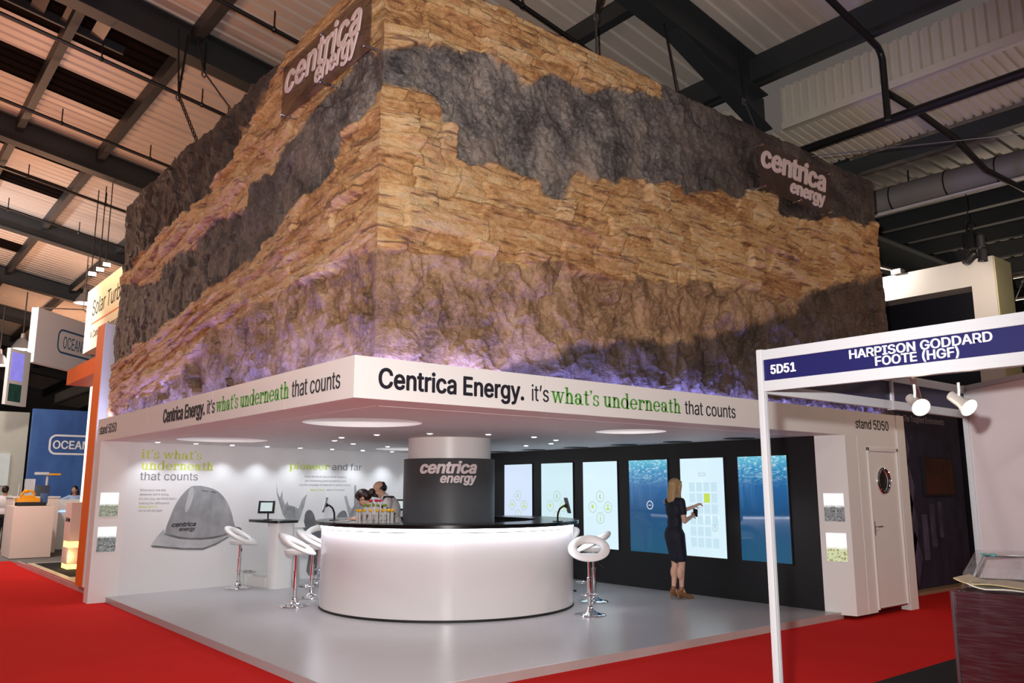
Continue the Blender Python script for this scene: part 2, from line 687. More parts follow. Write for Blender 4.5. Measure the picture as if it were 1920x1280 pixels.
for i, (a, b) in enumerate(cuts):
    s = MB()
    v, f = corrugated(a, b, -16, XD, lambda x: RZ(x, .625), .30, .035)
    s.add(v, f)
    w = s.build('window_%d' % (i + 1), SHEET_DARK, smooth=None)
    struct(w)

ordin = ['nearest', 'second', 'third', 'fourth', 'fifth', 'sixth', 'seventh', 'eighth', 'ninth']


def ibeam(mb, p0, p1, w, h, t=.02, up=(0, 0, 1)):
    """bottom flange face at p; web and top flange above"""
    p0, p1, upv = Vector(p0), Vector(p1), Vector(up)
    mb.bar(p0 + upv * t / 2, p1 + upv * t / 2, w, t, up=up)
    mb.bar(p0 + upv * h / 2, p1 + upv * h / 2, t * .8, h - 2 * t, up=up)
    mb.bar(p0 + upv * (h - t / 2), p1 + upv * (h - t / 2), w, t, up=up)


for i, y in enumerate(RAFT):
    mb = MB()
    ibeam(mb, (-16, y, RZ(-16)), (EAVE, y, RZ(EAVE)), .34, .58)
    if i == 1:   # haunch where the rafter meets the valley column
        mb.prism([(5.9, RZ(5.9) + .02), (EAVE + .1, RZ(EAVE) + .02), (EAVE + .1, RZ(EAVE) - .55)], -.02, .02,
                 frame((0, y, 0), (1, 0, 0), (0, 0, 1)))
        mb.bar((5.9, y, RZ(5.9)), (EAVE + .1, y, RZ(EAVE) - .55), .30, .02)
    tag(mb.build('roof_beam', STEEL),
        ['wide dark steel rafter over the near aisle', 'broad dark rafter sloping down to the gutter above the rock', 'broad dark rafter with hanging straps left of the rock',
         'dark rafter passing behind the upper left end of the rock', 'dark rafter next beyond the one touching the rock top corner', 'dark far rafter above the warm spotlights',
         'dark far rafter behind the white hanging banner', 'dark far rafter above the high bay lamps', 'dark last rafter near the far wall'][i], 'roof beam', 'rafters of the hall roof')
for i, x in enumerate(PURL + [EAVE - .15]):
    mb = MB()
    hgt = .30 if i < len(PURL) else .42
    mb.bar((x, -10, RZ(x, .62 - hgt / 2)), (x, 62, RZ(x, .62 - hgt / 2)), .16 if i < len(PURL) else .2, hgt)
    if i == len(PURL):
        mb.bar((x - .02, -10, RZ(x, .12)), (x - .02, 62, RZ(x, .12)), .1, .03)
    tag(mb.build('roof_purlin', STEEL),
        'dark gutter beam along the low edge of the main roof' if i == len(PURL) else
        ('dark cross beam crossing between rafters just right of the rock top' if x == 5.55 else
         'dark cross beam joining rafters at the end of the black roof lights' if x == 1.1 else
         'dark cross beam %s from the rock across the black roof lights' % ordin[max(1, int(round((1.1 - x) / 1.75)))] if x < 1 else
         'dark cross beam hidden above the rock top'), 'roof beam', 'purlins of the hall roof')

# vertical cladding below the gutter and the lower roof beyond it
def corr_v(y0, y1, z0, z1, x, pitch, depth):
    vs, fs = [], []
    n = int(round((y1 - y0) / pitch))
    prof = []
    for i in range(n):
        y = y0 + i * pitch
        prof += [(y, 0), (y + .5 * pitch, 0), (y + .62 * pitch, depth), (y + .88 * pitch, depth)]
    prof.append((y1, 0))
    for (y, d) in prof:
        vs += [(x + d, y, z0), (x + d, y, z1)]
    for i in range(len(prof) - 1):
        fs.append((2 * i, 2 * i + 2, 2 * i + 3, 2 * i + 1))
    return vs, fs


SHEET2 = stripes('wall_sheet', (0.62, 0.57, 0.48), (1, 2, .4))
mb = MB()
for ya, yb in ((-10, 1.25), (1.75, 60)):
    v, f = corr_v(ya, yb, 7.60, 8.25, 8.40, .15, .055)
    mb.add(v, f)
    mb.box(8.36, 8.50, ya, yb, 7.50, 7.62)
struct(mb.build('wall_upstand', SHEET2, smooth=None))
LZ = lambda x: 7.52 - .11 * (x - 8.45)
mb = MB()
v, f = corrugated(-10, 60, 8.45, 10.0, LZ, .14, .05)
mb.add(v, f)
struct(mb.build('ceiling_lower', SHEET2, smooth=None))
mb = MB()
v, f = corrugated(-10, 60, 10.0, 44, lambda x: 7.66 - .01 * (x - 10), .3, .04)
mb.add(v, f)
struct(mb.build('ceiling_aisle', stripes('aisle_sheet', (.26, .24, .21), (.3, 3, 1)), smooth=None))
for i, x in enumerate((10.14, 13.2, 14.3, 15.5, 16.8, 18.3, 20, 22, 24.5, 27.5)):
    mb = MB()
    hh = .35 if i else .26
    zt = 7.64 - .01 * (x - 10) if i else 7.32
    mb.bar((x, -10, zt - hh / 2), (x, 60, zt - hh / 2), .16, hh)
    tag(mb.build('aisle_purlin', STEEL), 'dark beam under the lower roof edge at right' if i == 0 else
        'dark beam of the side aisle roof, %s beyond the grey duct' % ordin[min(8, i - 1)] if i > 1 else 'dark beam of the side aisle roof nearest above the grey duct', 'roof beam', 'beams of the side aisle roof')
for i, (yy, lb) in enumerate(((2.7, 'deep dark girder running right from behind the rock above the duct'),)):
    mb = MB()
    ibeam(mb, (8.5, yy, 6.50), (34, yy, 6.30), .3, .70, .03)
    tag(mb.build('aisle_girder', STEEL), lb, 'roof beam')
mb = MB()
for s in (-1, 1):
    mb.box(10.44 + s * .1 - .012, 10.44 + s * .1 + .012, 1.27, 1.47, 0, 7.6)
mb.box(10.34, 10.54, 1.358, 1.382, 0, 7.6)
tag(mb.build('steel_column', STEEL), 'dark steel column rising behind the right end of the rock', 'column')

# pipes
PIPE = M('black_pipe', (0.010, 0.009, 0.009), 0.4)
def pipe(pts, r, label, name='sprinkler_pipe', clips=()):
    root = thing(name, label, 'pipe', pts[0])
    mb = MB(); mb.tube(pts, r, 10); mb.build('pipe_run', PIPE, root)
    for c in clips:
        k = MB(); k.tube([c, (c[0], c[1], c[2] + .32)], .012, 6); k.ball(c, .05, 8); k.build('hanger', PIPE, root)
    return root


PZ = lambda x: 9.0 - SL * x
for (yy, xa, xb, lb) in ((9.0, -16, 6, 'black sprinkler pipe under the left roof bay beside the first broad rafter'), (12.3, -16, 6, 'black sprinkler pipe crossing the left bay with two black roof lights'),
                         (19.1, -16, 6, 'black sprinkler pipe meeting the rock end near its top left corner'), (16.1, -16, 6, 'black sprinkler pipe hugging the rafter at the rock top left corner'),
                         (5.7, -16, 6, 'black sprinkler pipe crossing top left above the rock sign'), (2.28, 1.5, 7.5, 'black sprinkler pipe along the sheets just above the right rock edge')):
    pipe([(xa, yy, PZ(xa)), (xb, yy, PZ(xb))], .035, lb, clips=[(x + .35, yy, PZ(x + .35)) for x in (-4.15, -2.4, -.65, 1.1, 3.3) if xa < x < xb])
pipe([(8.62, 1.14, 7.14), (8.62, -8, 7.16)], .07, 'thick black pipe slanting across the pale lower sheets at upper right', 'drain_pipe')
pipe([(5.2, -.55, RZ(5.2) + .06), (8.16, -.52, 8.12), (8.28, -.50, 8.08), (8.33, -.50, 7.98), (8.34, -.50, 7.02)], .05, 'black pipe coming down the main roof and dropping past the gutter', 'drop_pipe', clips=[(6.3, -.53, RZ(6.3) + .1)])
pipe([(8.40, -.50, 7.47), (9.0, -.62, 7.34), (9.9, -.79, 7.08), (10.8, -.86, 6.76), (16, -1.5, 6.35)], .05, 'black branch pipe running off to the right under the lower sheets', 'branch_pipe')

# ventilation duct with a pale cable tray under it
DUCTM = M('grey_duct', (0.30, 0.28, 0.28), 0.55, 0.2, noise=(4, .12))
root = thing('ventilation_duct', 'long grey round duct right of the rock with a pale strip beneath', 'duct', (12.0, 2, 7.13))
mb = MB(); mb.tube([(12, 2.3, 7.13), (12, -9, 7.08)], .25, 24); mb.build('duct_tube', DUCTM, root)
for yy in (1.2, .2, -.65, -2):
    mb = MB(); mb.tube([(12, yy, 7.12), (12, yy - .02, 7.12)], .262, 24); mb.build('duct_joint', PIPE, root)
mb = MB(); mb.bar((11.9, 2.3, 6.86), (11.9, -9, 6.81), .1, .03); mb.build('cable_strip', M('pale_strip', (.75, .72, .72), .5), root)
for yy in (.9, -2.5):
    mb = MB(); mb.tube([(12, yy, 7.2), (12, yy, 7.6)], .015, 6); mb.build('hanger', PIPE, root)
# louvred smoke vent beside the second rafter
root = thing('roof_vent', 'dark louvred smoke vent in the roof at the top left corner', 'vent', (-3, 9.3, RZ(-3, .5)))
VENT = M('vent_metal', (.10, .085, .08), .4, .5)
for k in range(15):
    x = -7.2 + .5 * k
    mb = MB(); mb.bar((x, 9.30, RZ(x, .50)), (x, 10.15, RZ(x, .50)), .24, .02, up=(.35, 0, .94)); mb.build('slat', VENT, root)
mb = MB()
mb.bar((-7.5, 9.26, RZ(-7.5, .50)), (.3, 9.26, RZ(.3, .50)), .06, .16); mb.bar((-7.5, 10.2, RZ(-7.5, .50)), (.3, 10.2, RZ(.3, .50)), .06, .16)
mb.build('vent_frame', STEEL, root)
# ------------------------------------------------------------------ the corner stand: shell
ZF, ZC, ZT = 0.08, 2.397, 2.736
A_ = Vector((0.41, 8.0, 0)); B_ = Vector((7.45, 9.02, 0))          # foot line of the white graphic wall
C_ = Vector((7.295, 0.395, 0)); D_ = Vector((7.45, 9.02, 0))       # foot line of the black screen wall
WU = (B_ - A_).normalized()
VU = (D_ - C_).normalized()
SFLOOR = M('grey_vinyl_floor', srgb(172, 170, 172), 0.30, noise=(2.2, .05), stretch=(1, 3, 1))
mb = MB()
mb.prism([(.25, .20), (7.39, .20), (7.39, .30), (7.5, 9.1), (.41, 8.05), (.25, 8.0)], -0.005, ZF)
struct(mb.build('floor_stand', SFLOOR))
# bright metal edging round the open corner
mb = MB()
mb.prism([(.0, 0), (.0, ZF + .003), (.035, ZF + .003), (.035, ZF - .002), (.004, ZF - .002), (.004, 0)], 0, 7.15, frame((.25, .192, 0), (0, 1, 0), (0, 0, 1)))
mb.prism([(-.0, 0), (-.0, ZF + .003), (-.035, ZF + .003), (-.035, ZF - .002), (-.004, ZF - .002), (-.004, 0)], 0, 7.8, frame((.242, 8.0, 0), (-1, 0, 0), (0, 0, 1)))
struct(mb.build('trim_1', M('metal_edging', srgb(196, 190, 188), .33, .35, noise=(1.5, .25)), smooth=None))

# white graphic wall, black screen wall, hidden back of the stand
def wall_slab(a, b, z0, z1, th, side):
    a, b = Vector(a), Vector(b)
    u = (b - a).normalized()
    n = Vector((-u.y, u.x, 0)) * side
    T = frame(a + Vector((0, 0, z0)), u, (0, 0, 1))
    L = (b - a).length
    m = MB()
    s = -1 if (u.cross(Vector((0, 0, 1)))).dot(n) > 0 else 1
    m.box(0, L, 0, z1 - z0, min(0, -s * th), max(0, -s * th), 0, 0, T)
    return m


struct(wall_slab(A_, B_, ZF - .02, ZC, .05, 1).build('wall_left', WHITE_MATT, smooth=None))
struct(wall_slab(C_, D_, ZF - .02, ZC, .05, -1).build('wall_right', BLACK, smooth=None))
# piers at both ends of the open corner
mb = MB()
mb.prism([(0, 7.99), (.41, 7.99), (.41, 8.04), (.30, 8.25), (0, 8.25)], 0.0, ZC)
struct(mb.build('wall_pier_left', WHITE, smooth=None))
mb = MB()
mb.prism([(7.393, 0.0), (7.95, 0.0), (7.95, .06), (7.45, .06), (7.36, .396), (7.295, .396)], ZF - .03, ZC)
mb.box(8.80, 8.83, 0.0, .06, ZF - .03, ZC)
mb.box(7.95, 8.80, 0.0, .06, 2.242, ZC)
mb.box(7.70, 7.712, -.004, .0, ZF - .03, ZC)
struct(mb.build('wall_pier_right', WHITE, smooth=None))
mb = MB()
mb.box(8.83, 9.06, -.02, .12, 0.0, ZT)
struct(mb.build('trim_2', WHITE, smooth=None))

# door with porthole
root = thing('door_1', 'x', 'door', (8.375, 0.02, 0))
for k in ('label', 'category'):
    del root[k]
root['kind'] = 'structure'
mb = MB()
mb.mesh(plate([(7.985, .10), (8.775, .10), (8.775, 2.20), (7.985, 2.20)], [circle(8.36, 1.79, .15)], 0, .04), frame((0, .045, 0), (1, 0, 0), (0, 0, 1)))
mb.build('door_leaf', WHITE, root)
mb = MB()
for (x0, x1, z0, z1) in ((7.945, 7.985, .08, 2.25), (8.775, 8.815, .08, 2.25), (7.945, 8.815, 2.20, 2.25)):
    mb.box(x0, x1, -.018, .05, z0, z1, .004)
mb.build('door_frame', WHITE, root)
mb = MB()
mb.tube([(8.36 + .165 * math.cos(a), -.002, 1.79 + .165 * math.sin(a)) for a in [2 * PI * k / 40 for k in range(40)]], .022, 10, closed=True)
for k in range(8):
    a = 2 * PI * k / 8
    mb.ball((8.36 + .165 * math.cos(a), -.024, 1.79 + .165 * math.sin(a)), .007, 8)
ph = mb.build('porthole_ring', CHROME, root)
mb = MB(); mb.lathe([(0.001, 0), (.15, 0)], 40, T=Matrix.Translation((8.36, .02, 1.79)) @ Matrix.Rotation(PI / 2, 4, 'X'))
mb.build('porthole_glass', M('dark_glass', (.03, .028, .026), .06), ph)
mb = MB()
mb.box(7.995, 8.025, -.008, .006, 1.05, 1.24, .004)
mb.tube([(8.01, -.005, 1.17), (8.01, -.05, 1.17), (8.03, -.055, 1.17), (8.13, -.055, 1.172)], .009, 8)
mb.build('door_handle', ALU, root)
mb = MB(); mb.box(7.99, 8.77, -.012, .01, .085, .10, .002); mb.build('threshold', ALU, root)

# fascia boards with lettering
root = thing('fascia_sign', 'white fascia board round the stand corner with black and green slogan lettering', 'sign', (0, 0, ZC))
mb = MB()
mb.prism([(0, 0), (9.05, 0), (9.05, .035), (.035, .035), (.035, 8.25), (0, 8.25)], ZC, ZT)
mb.build('fascia_board', WHITE, root, smooth=None)
mb = MB()
for x in (2.0, 4.15, 6.3):
    mb.box(x, x + .004, -.0012, 0, ZC + .002, ZT - .002)
for y in (1.3, 3.2, 5.6):
    mb.box(-.0012, 0, y, y + .004, ZC + .002, ZT - .002)
mb.build('panel_joint', M('joint_line', srgb(214, 210, 206), .5), root, smooth=None)
FR = lambda x, z: frame((x, -.0005, z), (1, 0, 0), (0, 0, 1))
FL = lambda y, z: frame((-.0005, y, z), (0, -1, 0), (0, 0, 1))
for F, s in ((FR, 1), (FL, -1)):
    P = (lambda a: a) if s > 0 else (lambda a: a)
    if s > 0:
        x = dict(c=.225, cw=1.52, i=1.846, iw=.21, w=2.085, uw=1.90, t=4.058, tw=.915, st=7.70, sw=.92)
    else:
        x = dict(c=4.91, cw=1.49, i=3.34, iw=.235, w=3.06, uw=1.85, t=1.15, tw=.92, st=8.12, sw=.97)
    m = MB(); put_text(m, 'Centrica Energy.', F(x['c'], 2.492), x['cw'], .158, .022)
    m.build('lettering', INK, root, smooth=None, label='bold black lettering')
    m = MB(); put_text(m, "it\u2019s", F(x['i'], 2.492), x['iw'], .150, -.012)
    m.build('lettering', INK, root, smooth=None, label='thin black lettering'); m = MB()
    put_text(m, 'that counts', F(x['t'], 2.492), x['tw'], .150, -.012)
    m.build('lettering', INK, root, smooth=None, label='thin black lettering')
    m = MB(); put_slab(m, "what's underneath", F(x['w'], 2.492), x['uw'], .108)
    m.build('lettering', GREEN, root, smooth=None, label='green slab serif lettering')
    m = MB(); put_text(m, 'stand 5D50', F(x['st'], 2.500), x['sw'], .135, -.008)
    m.build('lettering', INK, root, smooth=None, label='stand number lettering')

# ceiling with round recesses
REC = [(1.34, 2.27, .65), (1.35, 6.55, .65), (4.70, 1.40, .45), (5.1, 7.35, .60)]
outer = [(.036, .036), (9.0, .036), (9.0, .05), (7.5, .4), (7.56, 9.1), (7.4, 9.0), (.40, 8.2), (.036, 8.2)]
DARKS = [(7.09, 7.13), (7.06, 6.04), (7.04, 4.87), (7.02, 3.69), (7.0, 2.54), (6.98, 1.39)]
mb = MB()
mb.mesh(plate(outer, [circle(x, y, r) for x, y, r in REC], ZC, ZC + .02))
for x, y, r in REC:
    mb.lathe([(r, .0), (r + .004, .0), (r + .004, .24), (0.001, .24)], 56, (x, y, ZC + .001))
for (x0, x1, y0, y1) in ((.50, 7.2, .47, .476), (.47, .476, .5, 7.9)):
    mb.box(x0, x1, y0, y1, ZC - .002, ZC)
struct(mb.build('ceiling_stand', WHITE_MATT))

# downlights
LENS = M('downlight_lens', (1, 1, 1), .4, emit=((1.0, 0.98, 0.99), 14.0))
def downlight(x, y, label, e, aim=None, first=[None]):
    if first[0] is None:
        r = thing('downlight', label, 'downlight', (0, 0, 0), 0, 'small round downlights in the stand ceiling')
        m = MB(); m.lathe([(.034, -.001), (.048, -.004), (.050, 0.0), (.034, .004)], 24); m.build('trim_ring', WHITE, r)
        m = MB(); m.lathe([(.001, -.010), (.02, -.009), (.034, -.005), (.036, -.001)], 24); m.build('lens', LENS, r)
        first[0] = r
    else:
        r = dup(first[0], label=label)
    r.location = (x, y, ZC)
    lamp('SPOT', 'downlight_beam', (x, y, ZC - .02), e * 1.6, (0.86, 0.93, 1.0), aim=aim or (x, y, 0), spot_size=math.radians(105), spot_blend=.7, shadow_soft_size=.03)
    return r


ROW = [[0.76, 7.75], [1.38, 7.84], [2.01, 7.93], [2.66, 8.02], [3.32, 8.12], [4.0, 8.22], [4.69, 8.32], [5.4, 8.42], [6.2, 8.52]]
for i, (x, y) in enumerate(ROW):
    downlight(x, y, 'white downlight washing the wall, %s' % ['above the green heading at far left', 'above the crown of the hard hat heading', 'third along the wall from the left pier', 'above the wall desk with tablet',
              'left of the pioneer heading', 'right above the pioneer heading', 'above the words and far', 'last visible one before the column', 'hidden beyond the column'][i], 15)
DL = [[2.49, 3.96], [2.42, 4.83], [2.7, 5.59], [3.37, 6.25], [4.28, 6.7], [2.91, 3.31], [3.62, 2.97], [4.47, 3.02], [5.21, 3.38], [5.82, 4.17], [5.94, 4.94]]
DLn = ['left of the column and nearest the large recess', 'second in the ring left of the column', 'leftmost of the ring around the column', 'in the ring left of the column, above the bending man', 'closest to the left edge of the column top',
       'just left above the column front', 'directly in front of the column top', 'just right of the column top', 'in the ring right of the column, by the small recess', 'rightmost of the ring around the column', 'right of the column and closest to the screens']
for i, (x, y) in enumerate(DL):
    x, y = 3.874 + (x - 3.874) * 1.0, 4.235 + (y - 4.235) * 1.0
    downlight(x, y, 'white ceiling downlight %s' % DLn[i], 14)
for x, y, r in REC:
    lamp('AREA', 'recess_glow', (x, y, ZC + .2), 4 if r > .5 else 2.5, (0.97, .98, 1.0), aim=(x, y, 0), shape='DISK', size=r * 1.4)
DARKM = M('black_recess', (.004, .004, .004), .5)
for i, (x, y) in enumerate(DARKS):
    lb = 'black round recessed fitting in the white ceiling, %s from the right along the screen wall' % ['sixth', 'fifth', 'fourth', 'third', 'second', 'first'][i]
    if i == 0:
        r0 = r = thing('ceiling_spot', lb, 'ceiling light', (0, 0, 0), 0, 'black recessed fittings above the screens')
        m = MB(); m.lathe([(.20, -.001), (.225, -.003), (.228, 0.0)], 36); m.build('trim_ring', NEARBLACK, r)
        m = MB(); m.lathe([(.001, -.0012), (.20, -.0012)], 36); m.build('baffle', DARKM, r)
    else:
        r = dup(r0, label=lb)
    r.location = (x, y, ZC)

# column with grey wrap
CX, CY = 3.874, 4.235
root = thing('column', 'round white column with a wide dark grey wrap rising through the counter', 'column', (CX, CY, ZF))
m = MB(); m.lathe([(.605, ZF), (.605, ZC)], 64, (CX, CY, 0)); m.build('shaft', WHITE, root)
m = MB(); m.lathe([(.607, ZF), (.665, ZF), (.665, 2.09), (.66, 2.10), (.607, 2.10)], 72, (CX, CY, 0)); m.build('wrap', M('charcoal_wrap', srgb(68, 68, 70), .45, noise=(4, .05)), root)


def wrap_text(s, width, cap, ang0, z, R, bold, shear, root, m, mid=True, depth=.022):
    """letters standing on the curved face; ang0 is the heading of the text centre seen from the column"""
    t = MB()
    w = put_text(t, s, Matrix.Identity(4), width, cap, bold, shear, depth)
    out = []
    for (x, y, d) in t.v:
        a = ang0 + (x - (w / 2 if mid else 0)) / R
        out.append((CX + (R + d) * math.cos(a), CY + (R + d) * math.sin(a), z + y))
    m.add(out, t.f)


LOGOW = M('pale_logo', srgb(225, 212, 212), .45)
hd = math.atan2(-5.77 - CY, -3.09 - CX)
m = MB()
wrap_text('centrica', .80, .155, hd + (-.0) - .02, 1.895, .667, .035, .22, root, m)
m.build('lettering', LOGOW, root, smooth=None, label='raised pale italic lettering'); m = MB()
wrap_text('energy', .50, .120, hd + .20, 1.765, .667, .03, .22, root, m)
m.build('lettering', LOGOW, root, smooth=None, label='raised pale italic lettering')

# counter ring
RO, RI = 1.795, 1.25
root = thing('reception_counter', 'round white reception counter with black top and glowing light line', 'counter', (CX, CY, ZF))
CBODY = M('counter_white', srgb(226, 222, 222), .22, noise=(2, .015), coat=.3)
m = MB(); m.lathe([(RO, ZF + .03), (RO, 1.13), (RO - .02, 1.14)], 120, (CX, CY, 0)); m.build('front_panel', CBODY, root)
m = MB(); m.lathe([(RO - .05, ZF), (RO + .004, ZF), (RO + .004, ZF + .03), (RO - .05, ZF + .03)], 120, (CX, CY, 0)); m.build('plinth', NEARBLACK, root)
m = MB(); m.lathe([(RI, 1.195), (1.875, 1.195), (1.88, 1.20), (1.88, 1.238), (1.875, 1.243), (RI, 1.243), (RI, 1.195)], 140, (CX, CY, 0)); m.build('countertop', M('black_countertop', (.006, .006, .007), .22), root)
m = MB(); m.lathe([(RI + .02, ZF), (RI + .02, 1.194)], 96, (CX, CY, 0)); m.build('inner_panel', BLACK, root)
m = MB(); m.lathe([(RO - .005, 1.150), (RO + .012, 1.150), (RO + .012, 1.192), (RO - .005, 1.192)], 120, (CX, CY, 0)); m.build('light_strip', M('led_strip', (1, 1, 1), .4, emit=((.93, .93, 1.0), 3.0)), root)
m = MB()
for k in range(3):
    a = hd + .05 - k * 1.4
    m.box(-.002, .002, -.0015, .001, ZF + .03, 1.13, 0, 0, Matrix.Translation((CX + RO * math.cos(a), CY + RO * math.sin(a), 0)) @ Matrix.Rotation(a + PI / 2, 4, 'Z'))
m.build('panel_joint', M('joint_line', (0, 0, 0)), root, smooth=None)
for k in range(24):
    a = hd - 1.9 + 3.8 * k / 23
    p = Vector((CX + 1.845 * math.cos(a), CY + 1.845 * math.sin(a), 1.190))
    lamp('AREA', 'counter_led', p, 1.1, (.90, .90, 1.0), aim=(CX + 1.80 * math.cos(a), CY + 1.80 * math.sin(a), .6), shape='RECTANGLE', size=.28, size_y=.05)
# ------------------------------------------------------------------ rock cladding
rng = np.random.default_rng(11)


def vnoise(x, y, seed):
    r = np.random.default_rng(seed)
    tab = r.random((256, 256))
    xi, yi = np.floor(x).astype(int), np.floor(y).astype(int)
    fx, fy = x - xi, y - yi
    fx, fy = fx * fx * fx * (fx * (fx * 6 - 15) + 10), fy * fy * fy * (fy * (fy * 6 - 15) + 10)
    a, b, c, d = tab[xi & 255, yi & 255], tab[(xi + 1) & 255, yi & 255], tab[xi & 255, (yi + 1) & 255], tab[(xi + 1) & 255, (yi + 1) & 255]
    return (a * (1 - fx) + b * fx) * (1 - fy) + (c * (1 - fx) + d * fx) * fy


def fbm(x, y, seed, oct=4, gain=.5):
    s, a, t = 0, 1.0, 0
    for o in range(oct):
        s = s + a * vnoise(x * 2 ** o + 17.3 * o, y * 2 ** o + 9.1 * o, seed + o)
        t += a
        a *= gain
    return s / t


def ridge(x, y, seed, oct=4):
    s, a, t = 0, 1.0, 0
    for o in range(oct):
        s = s + a * (1 - np.abs(2 * vnoise(x * 2 ** o + 5.3 * o, y * 2 ** o + 3.7 * o, seed + o) - 1))
        t += a
        a *= .5
    return s / t


def sstep(a, b, x):
    t = np.clip((x - a) / (b - a), 0, 1)
    return t * t * (3 - 2 * t)


def blocks(u, w, seed, hmin=.06, hmax=.16, lk=1.0):
    """ledge-like courses: per-course random heights, per-block random lengths and projections"""
    r = np.random.default_rng(seed)
    edges = [-.6]
    while edges[-1] < 5.2:
        edges.append(edges[-1] + r.uniform(hmin, hmax))
    edges = np.array(edges)
    row = np.clip(np.searchsorted(edges, w) - 1, 0, len(edges) - 2)
    lo, hi = edges[row], edges[row + 1]
    d = np.zeros_like(u); idv = np.zeros_like(u); dist = np.zeros_like(u)
    for k in range(len(edges) - 1):
        m = row == k
        if not m.any():
            continue
        cuts = [-1.0 - r.uniform(0, 1)]
        while cuts[-1] < 11:
            cuts.append(cuts[-1] + lk * r.choice([r.uniform(.18, .5), r.uniform(.5, 1.3)]))
        cuts = np.array(cuts)
        c = np.clip(np.searchsorted(cuts, u[m]) - 1, 0, len(cuts) - 2)
        pr = r.random(len(cuts)); til = r.uniform(-1, 1, len(cuts)); ids = r.random(len(cuts))
        cl, ch = cuts[c], cuts[c + 1]
        f = (u[m] - cl) / (ch - cl)
        g = (w[m] - lo[m]) / (hi[m] - lo[m])
        d[m] = pr[c] ** 1.3 * .075 + til[c] * .02 * (f - .5) + .022 * g
        idv[m] = ids[c]
        dist[m] = np.minimum(np.minimum(u[m] - cl, ch - u[m]), np.minimum(w[m] - lo[m], hi[m] - w[m]))
    return d, idv, dist


def facets(x, y, seed, tilt=.5):
    """broken chunks: every cell has its own height and slant"""
    r = np.random.default_rng(seed)
    jx, jy, h, tx, ty = (r.random((64, 64)) for _ in range(5))
    xi, yi = np.floor(x).astype(int), np.floor(y).astype(int)
    best = np.full(x.shape, 9.0)
    out = np.zeros_like(x)
    for dx in (-1, 0, 1):
        for dy in (-1, 0, 1):
            a, b = (xi + dx) & 63, (yi + dy) & 63
            px, py = xi + dx + jx[a, b], yi + dy + jy[a, b]
            d = (x - px) ** 2 + (y - py) ** 2
            m = d < best
            best = np.where(m, d, best)
            out = np.where(m, h[a, b] + tilt * ((tx[a, b] - .5) * (x - px) + (ty[a, b] - .3) * (y - py)) * 2, out)
    return out


R1 = [[0.0, 3.70], [0.48, 3.73], [0.79, 3.71], [1.2, 3.75], [1.77, 3.85], [2.44, 3.93], [2.49, 3.82], [3.18, 3.89], [3.61, 3.91], [4.55, 4.06], [5.17, 4.09], [6.45, 4.17], [7.4, 4.43], [7.7, 4.55], [8.31, 4.69], [8.53, 4.89], [9.3, 4.95]]
RD = [[0.0, 2.2], [1.2, 2.55], [1.77, 2.86], [2.32, 3.02], [2.92, 3.2], [3.41, 3.22], [4.41, 3.37], [4.92, 3.52], [5.93, 3.82], [6.68, 3.99], [6.84, 4.23], [7.4, 4.43], [9.3, 4.95]]
R2 = [[0.0, 5.13], [0.53, 5.17], [0.84, 5.23], [0.91, 5.09], [1.06, 5.06], [1.08, 4.77], [1.25, 4.69], [1.38, 4.77], [1.7, 4.77], [1.91, 4.71], [2.42, 4.67], [2.61, 4.97], [2.89, 4.98], [3.48, 5.06], [4.03, 5.2], [4.39, 5.14], [4.73, 5.33], [5.48, 5.35], [5.97, 5.54], [6.38, 5.62], [6.44, 5.36], [6.7, 5.34], [7.54, 5.52], [9.3, 5.80]]
R3 = [[0.0, 5.47], [0.28, 5.47], [0.57, 5.66], [0.86, 5.73], [1.3, 5.82], [1.67, 5.84], [1.88, 5.76], [2.28, 5.88], [2.83, 6.01], [3.7, 6.25], [4.07, 6.30], [4.10, 7.0], [9.3, 7.0]]
L1 = [[0.0, 3.66], [0.77, 3.74], [1.51, 3.7], [2.05, 3.69], [2.65, 3.66], [3.4, 3.61], [4.36, 3.56], [5.04, 3.21], [5.49, 3.06], [7.34, 3.01], [8.27, 2.88], [9.3, 2.8]]
LD = [[0.0, 2.2], [1.5, 2.7], [3.0, 3.0], [4.4, 3.3], [5.5, 3.06], [9.3, 2.8]]
L2 = [[0.0, 5.13], [0.22, 5.12], [0.71, 4.97], [1.12, 4.65], [1.28, 4.59], [1.69, 4.58], [2.14, 4.46], [2.89, 4.27], [3.8, 4.16], [4.99, 4.07], [6.33, 3.91], [7.48, 3.82], [9.3, 3.66]]
L3 = [[0.0, 5.47], [0.53, 5.63], [1.18, 5.56], [1.84, 5.37], [2.57, 5.16], [3.19, 5.08], [3.25, 4.9], [4.2, 5.0], [5.14, 4.79], [6.45, 4.96], [6.53, 4.73], [7.1, 4.71], [8.61, 5.01], [9.3, 5.05]]
L4 = [[0.0, 7.2], [1.4, 6.9], [2.07, 6.42], [2.51, 6.37], [3.3, 5.94], [3.73, 5.79], [4.09, 5.58], [4.49, 5.48], [5.5, 5.37], [6.2, 5.38], [7.05, 5.34], [7.8, 5.25], [9.3, 5.27]]
RX0, RY0, RZ0, RZ1 = 0.30, 0.20, 2.50, 6.47


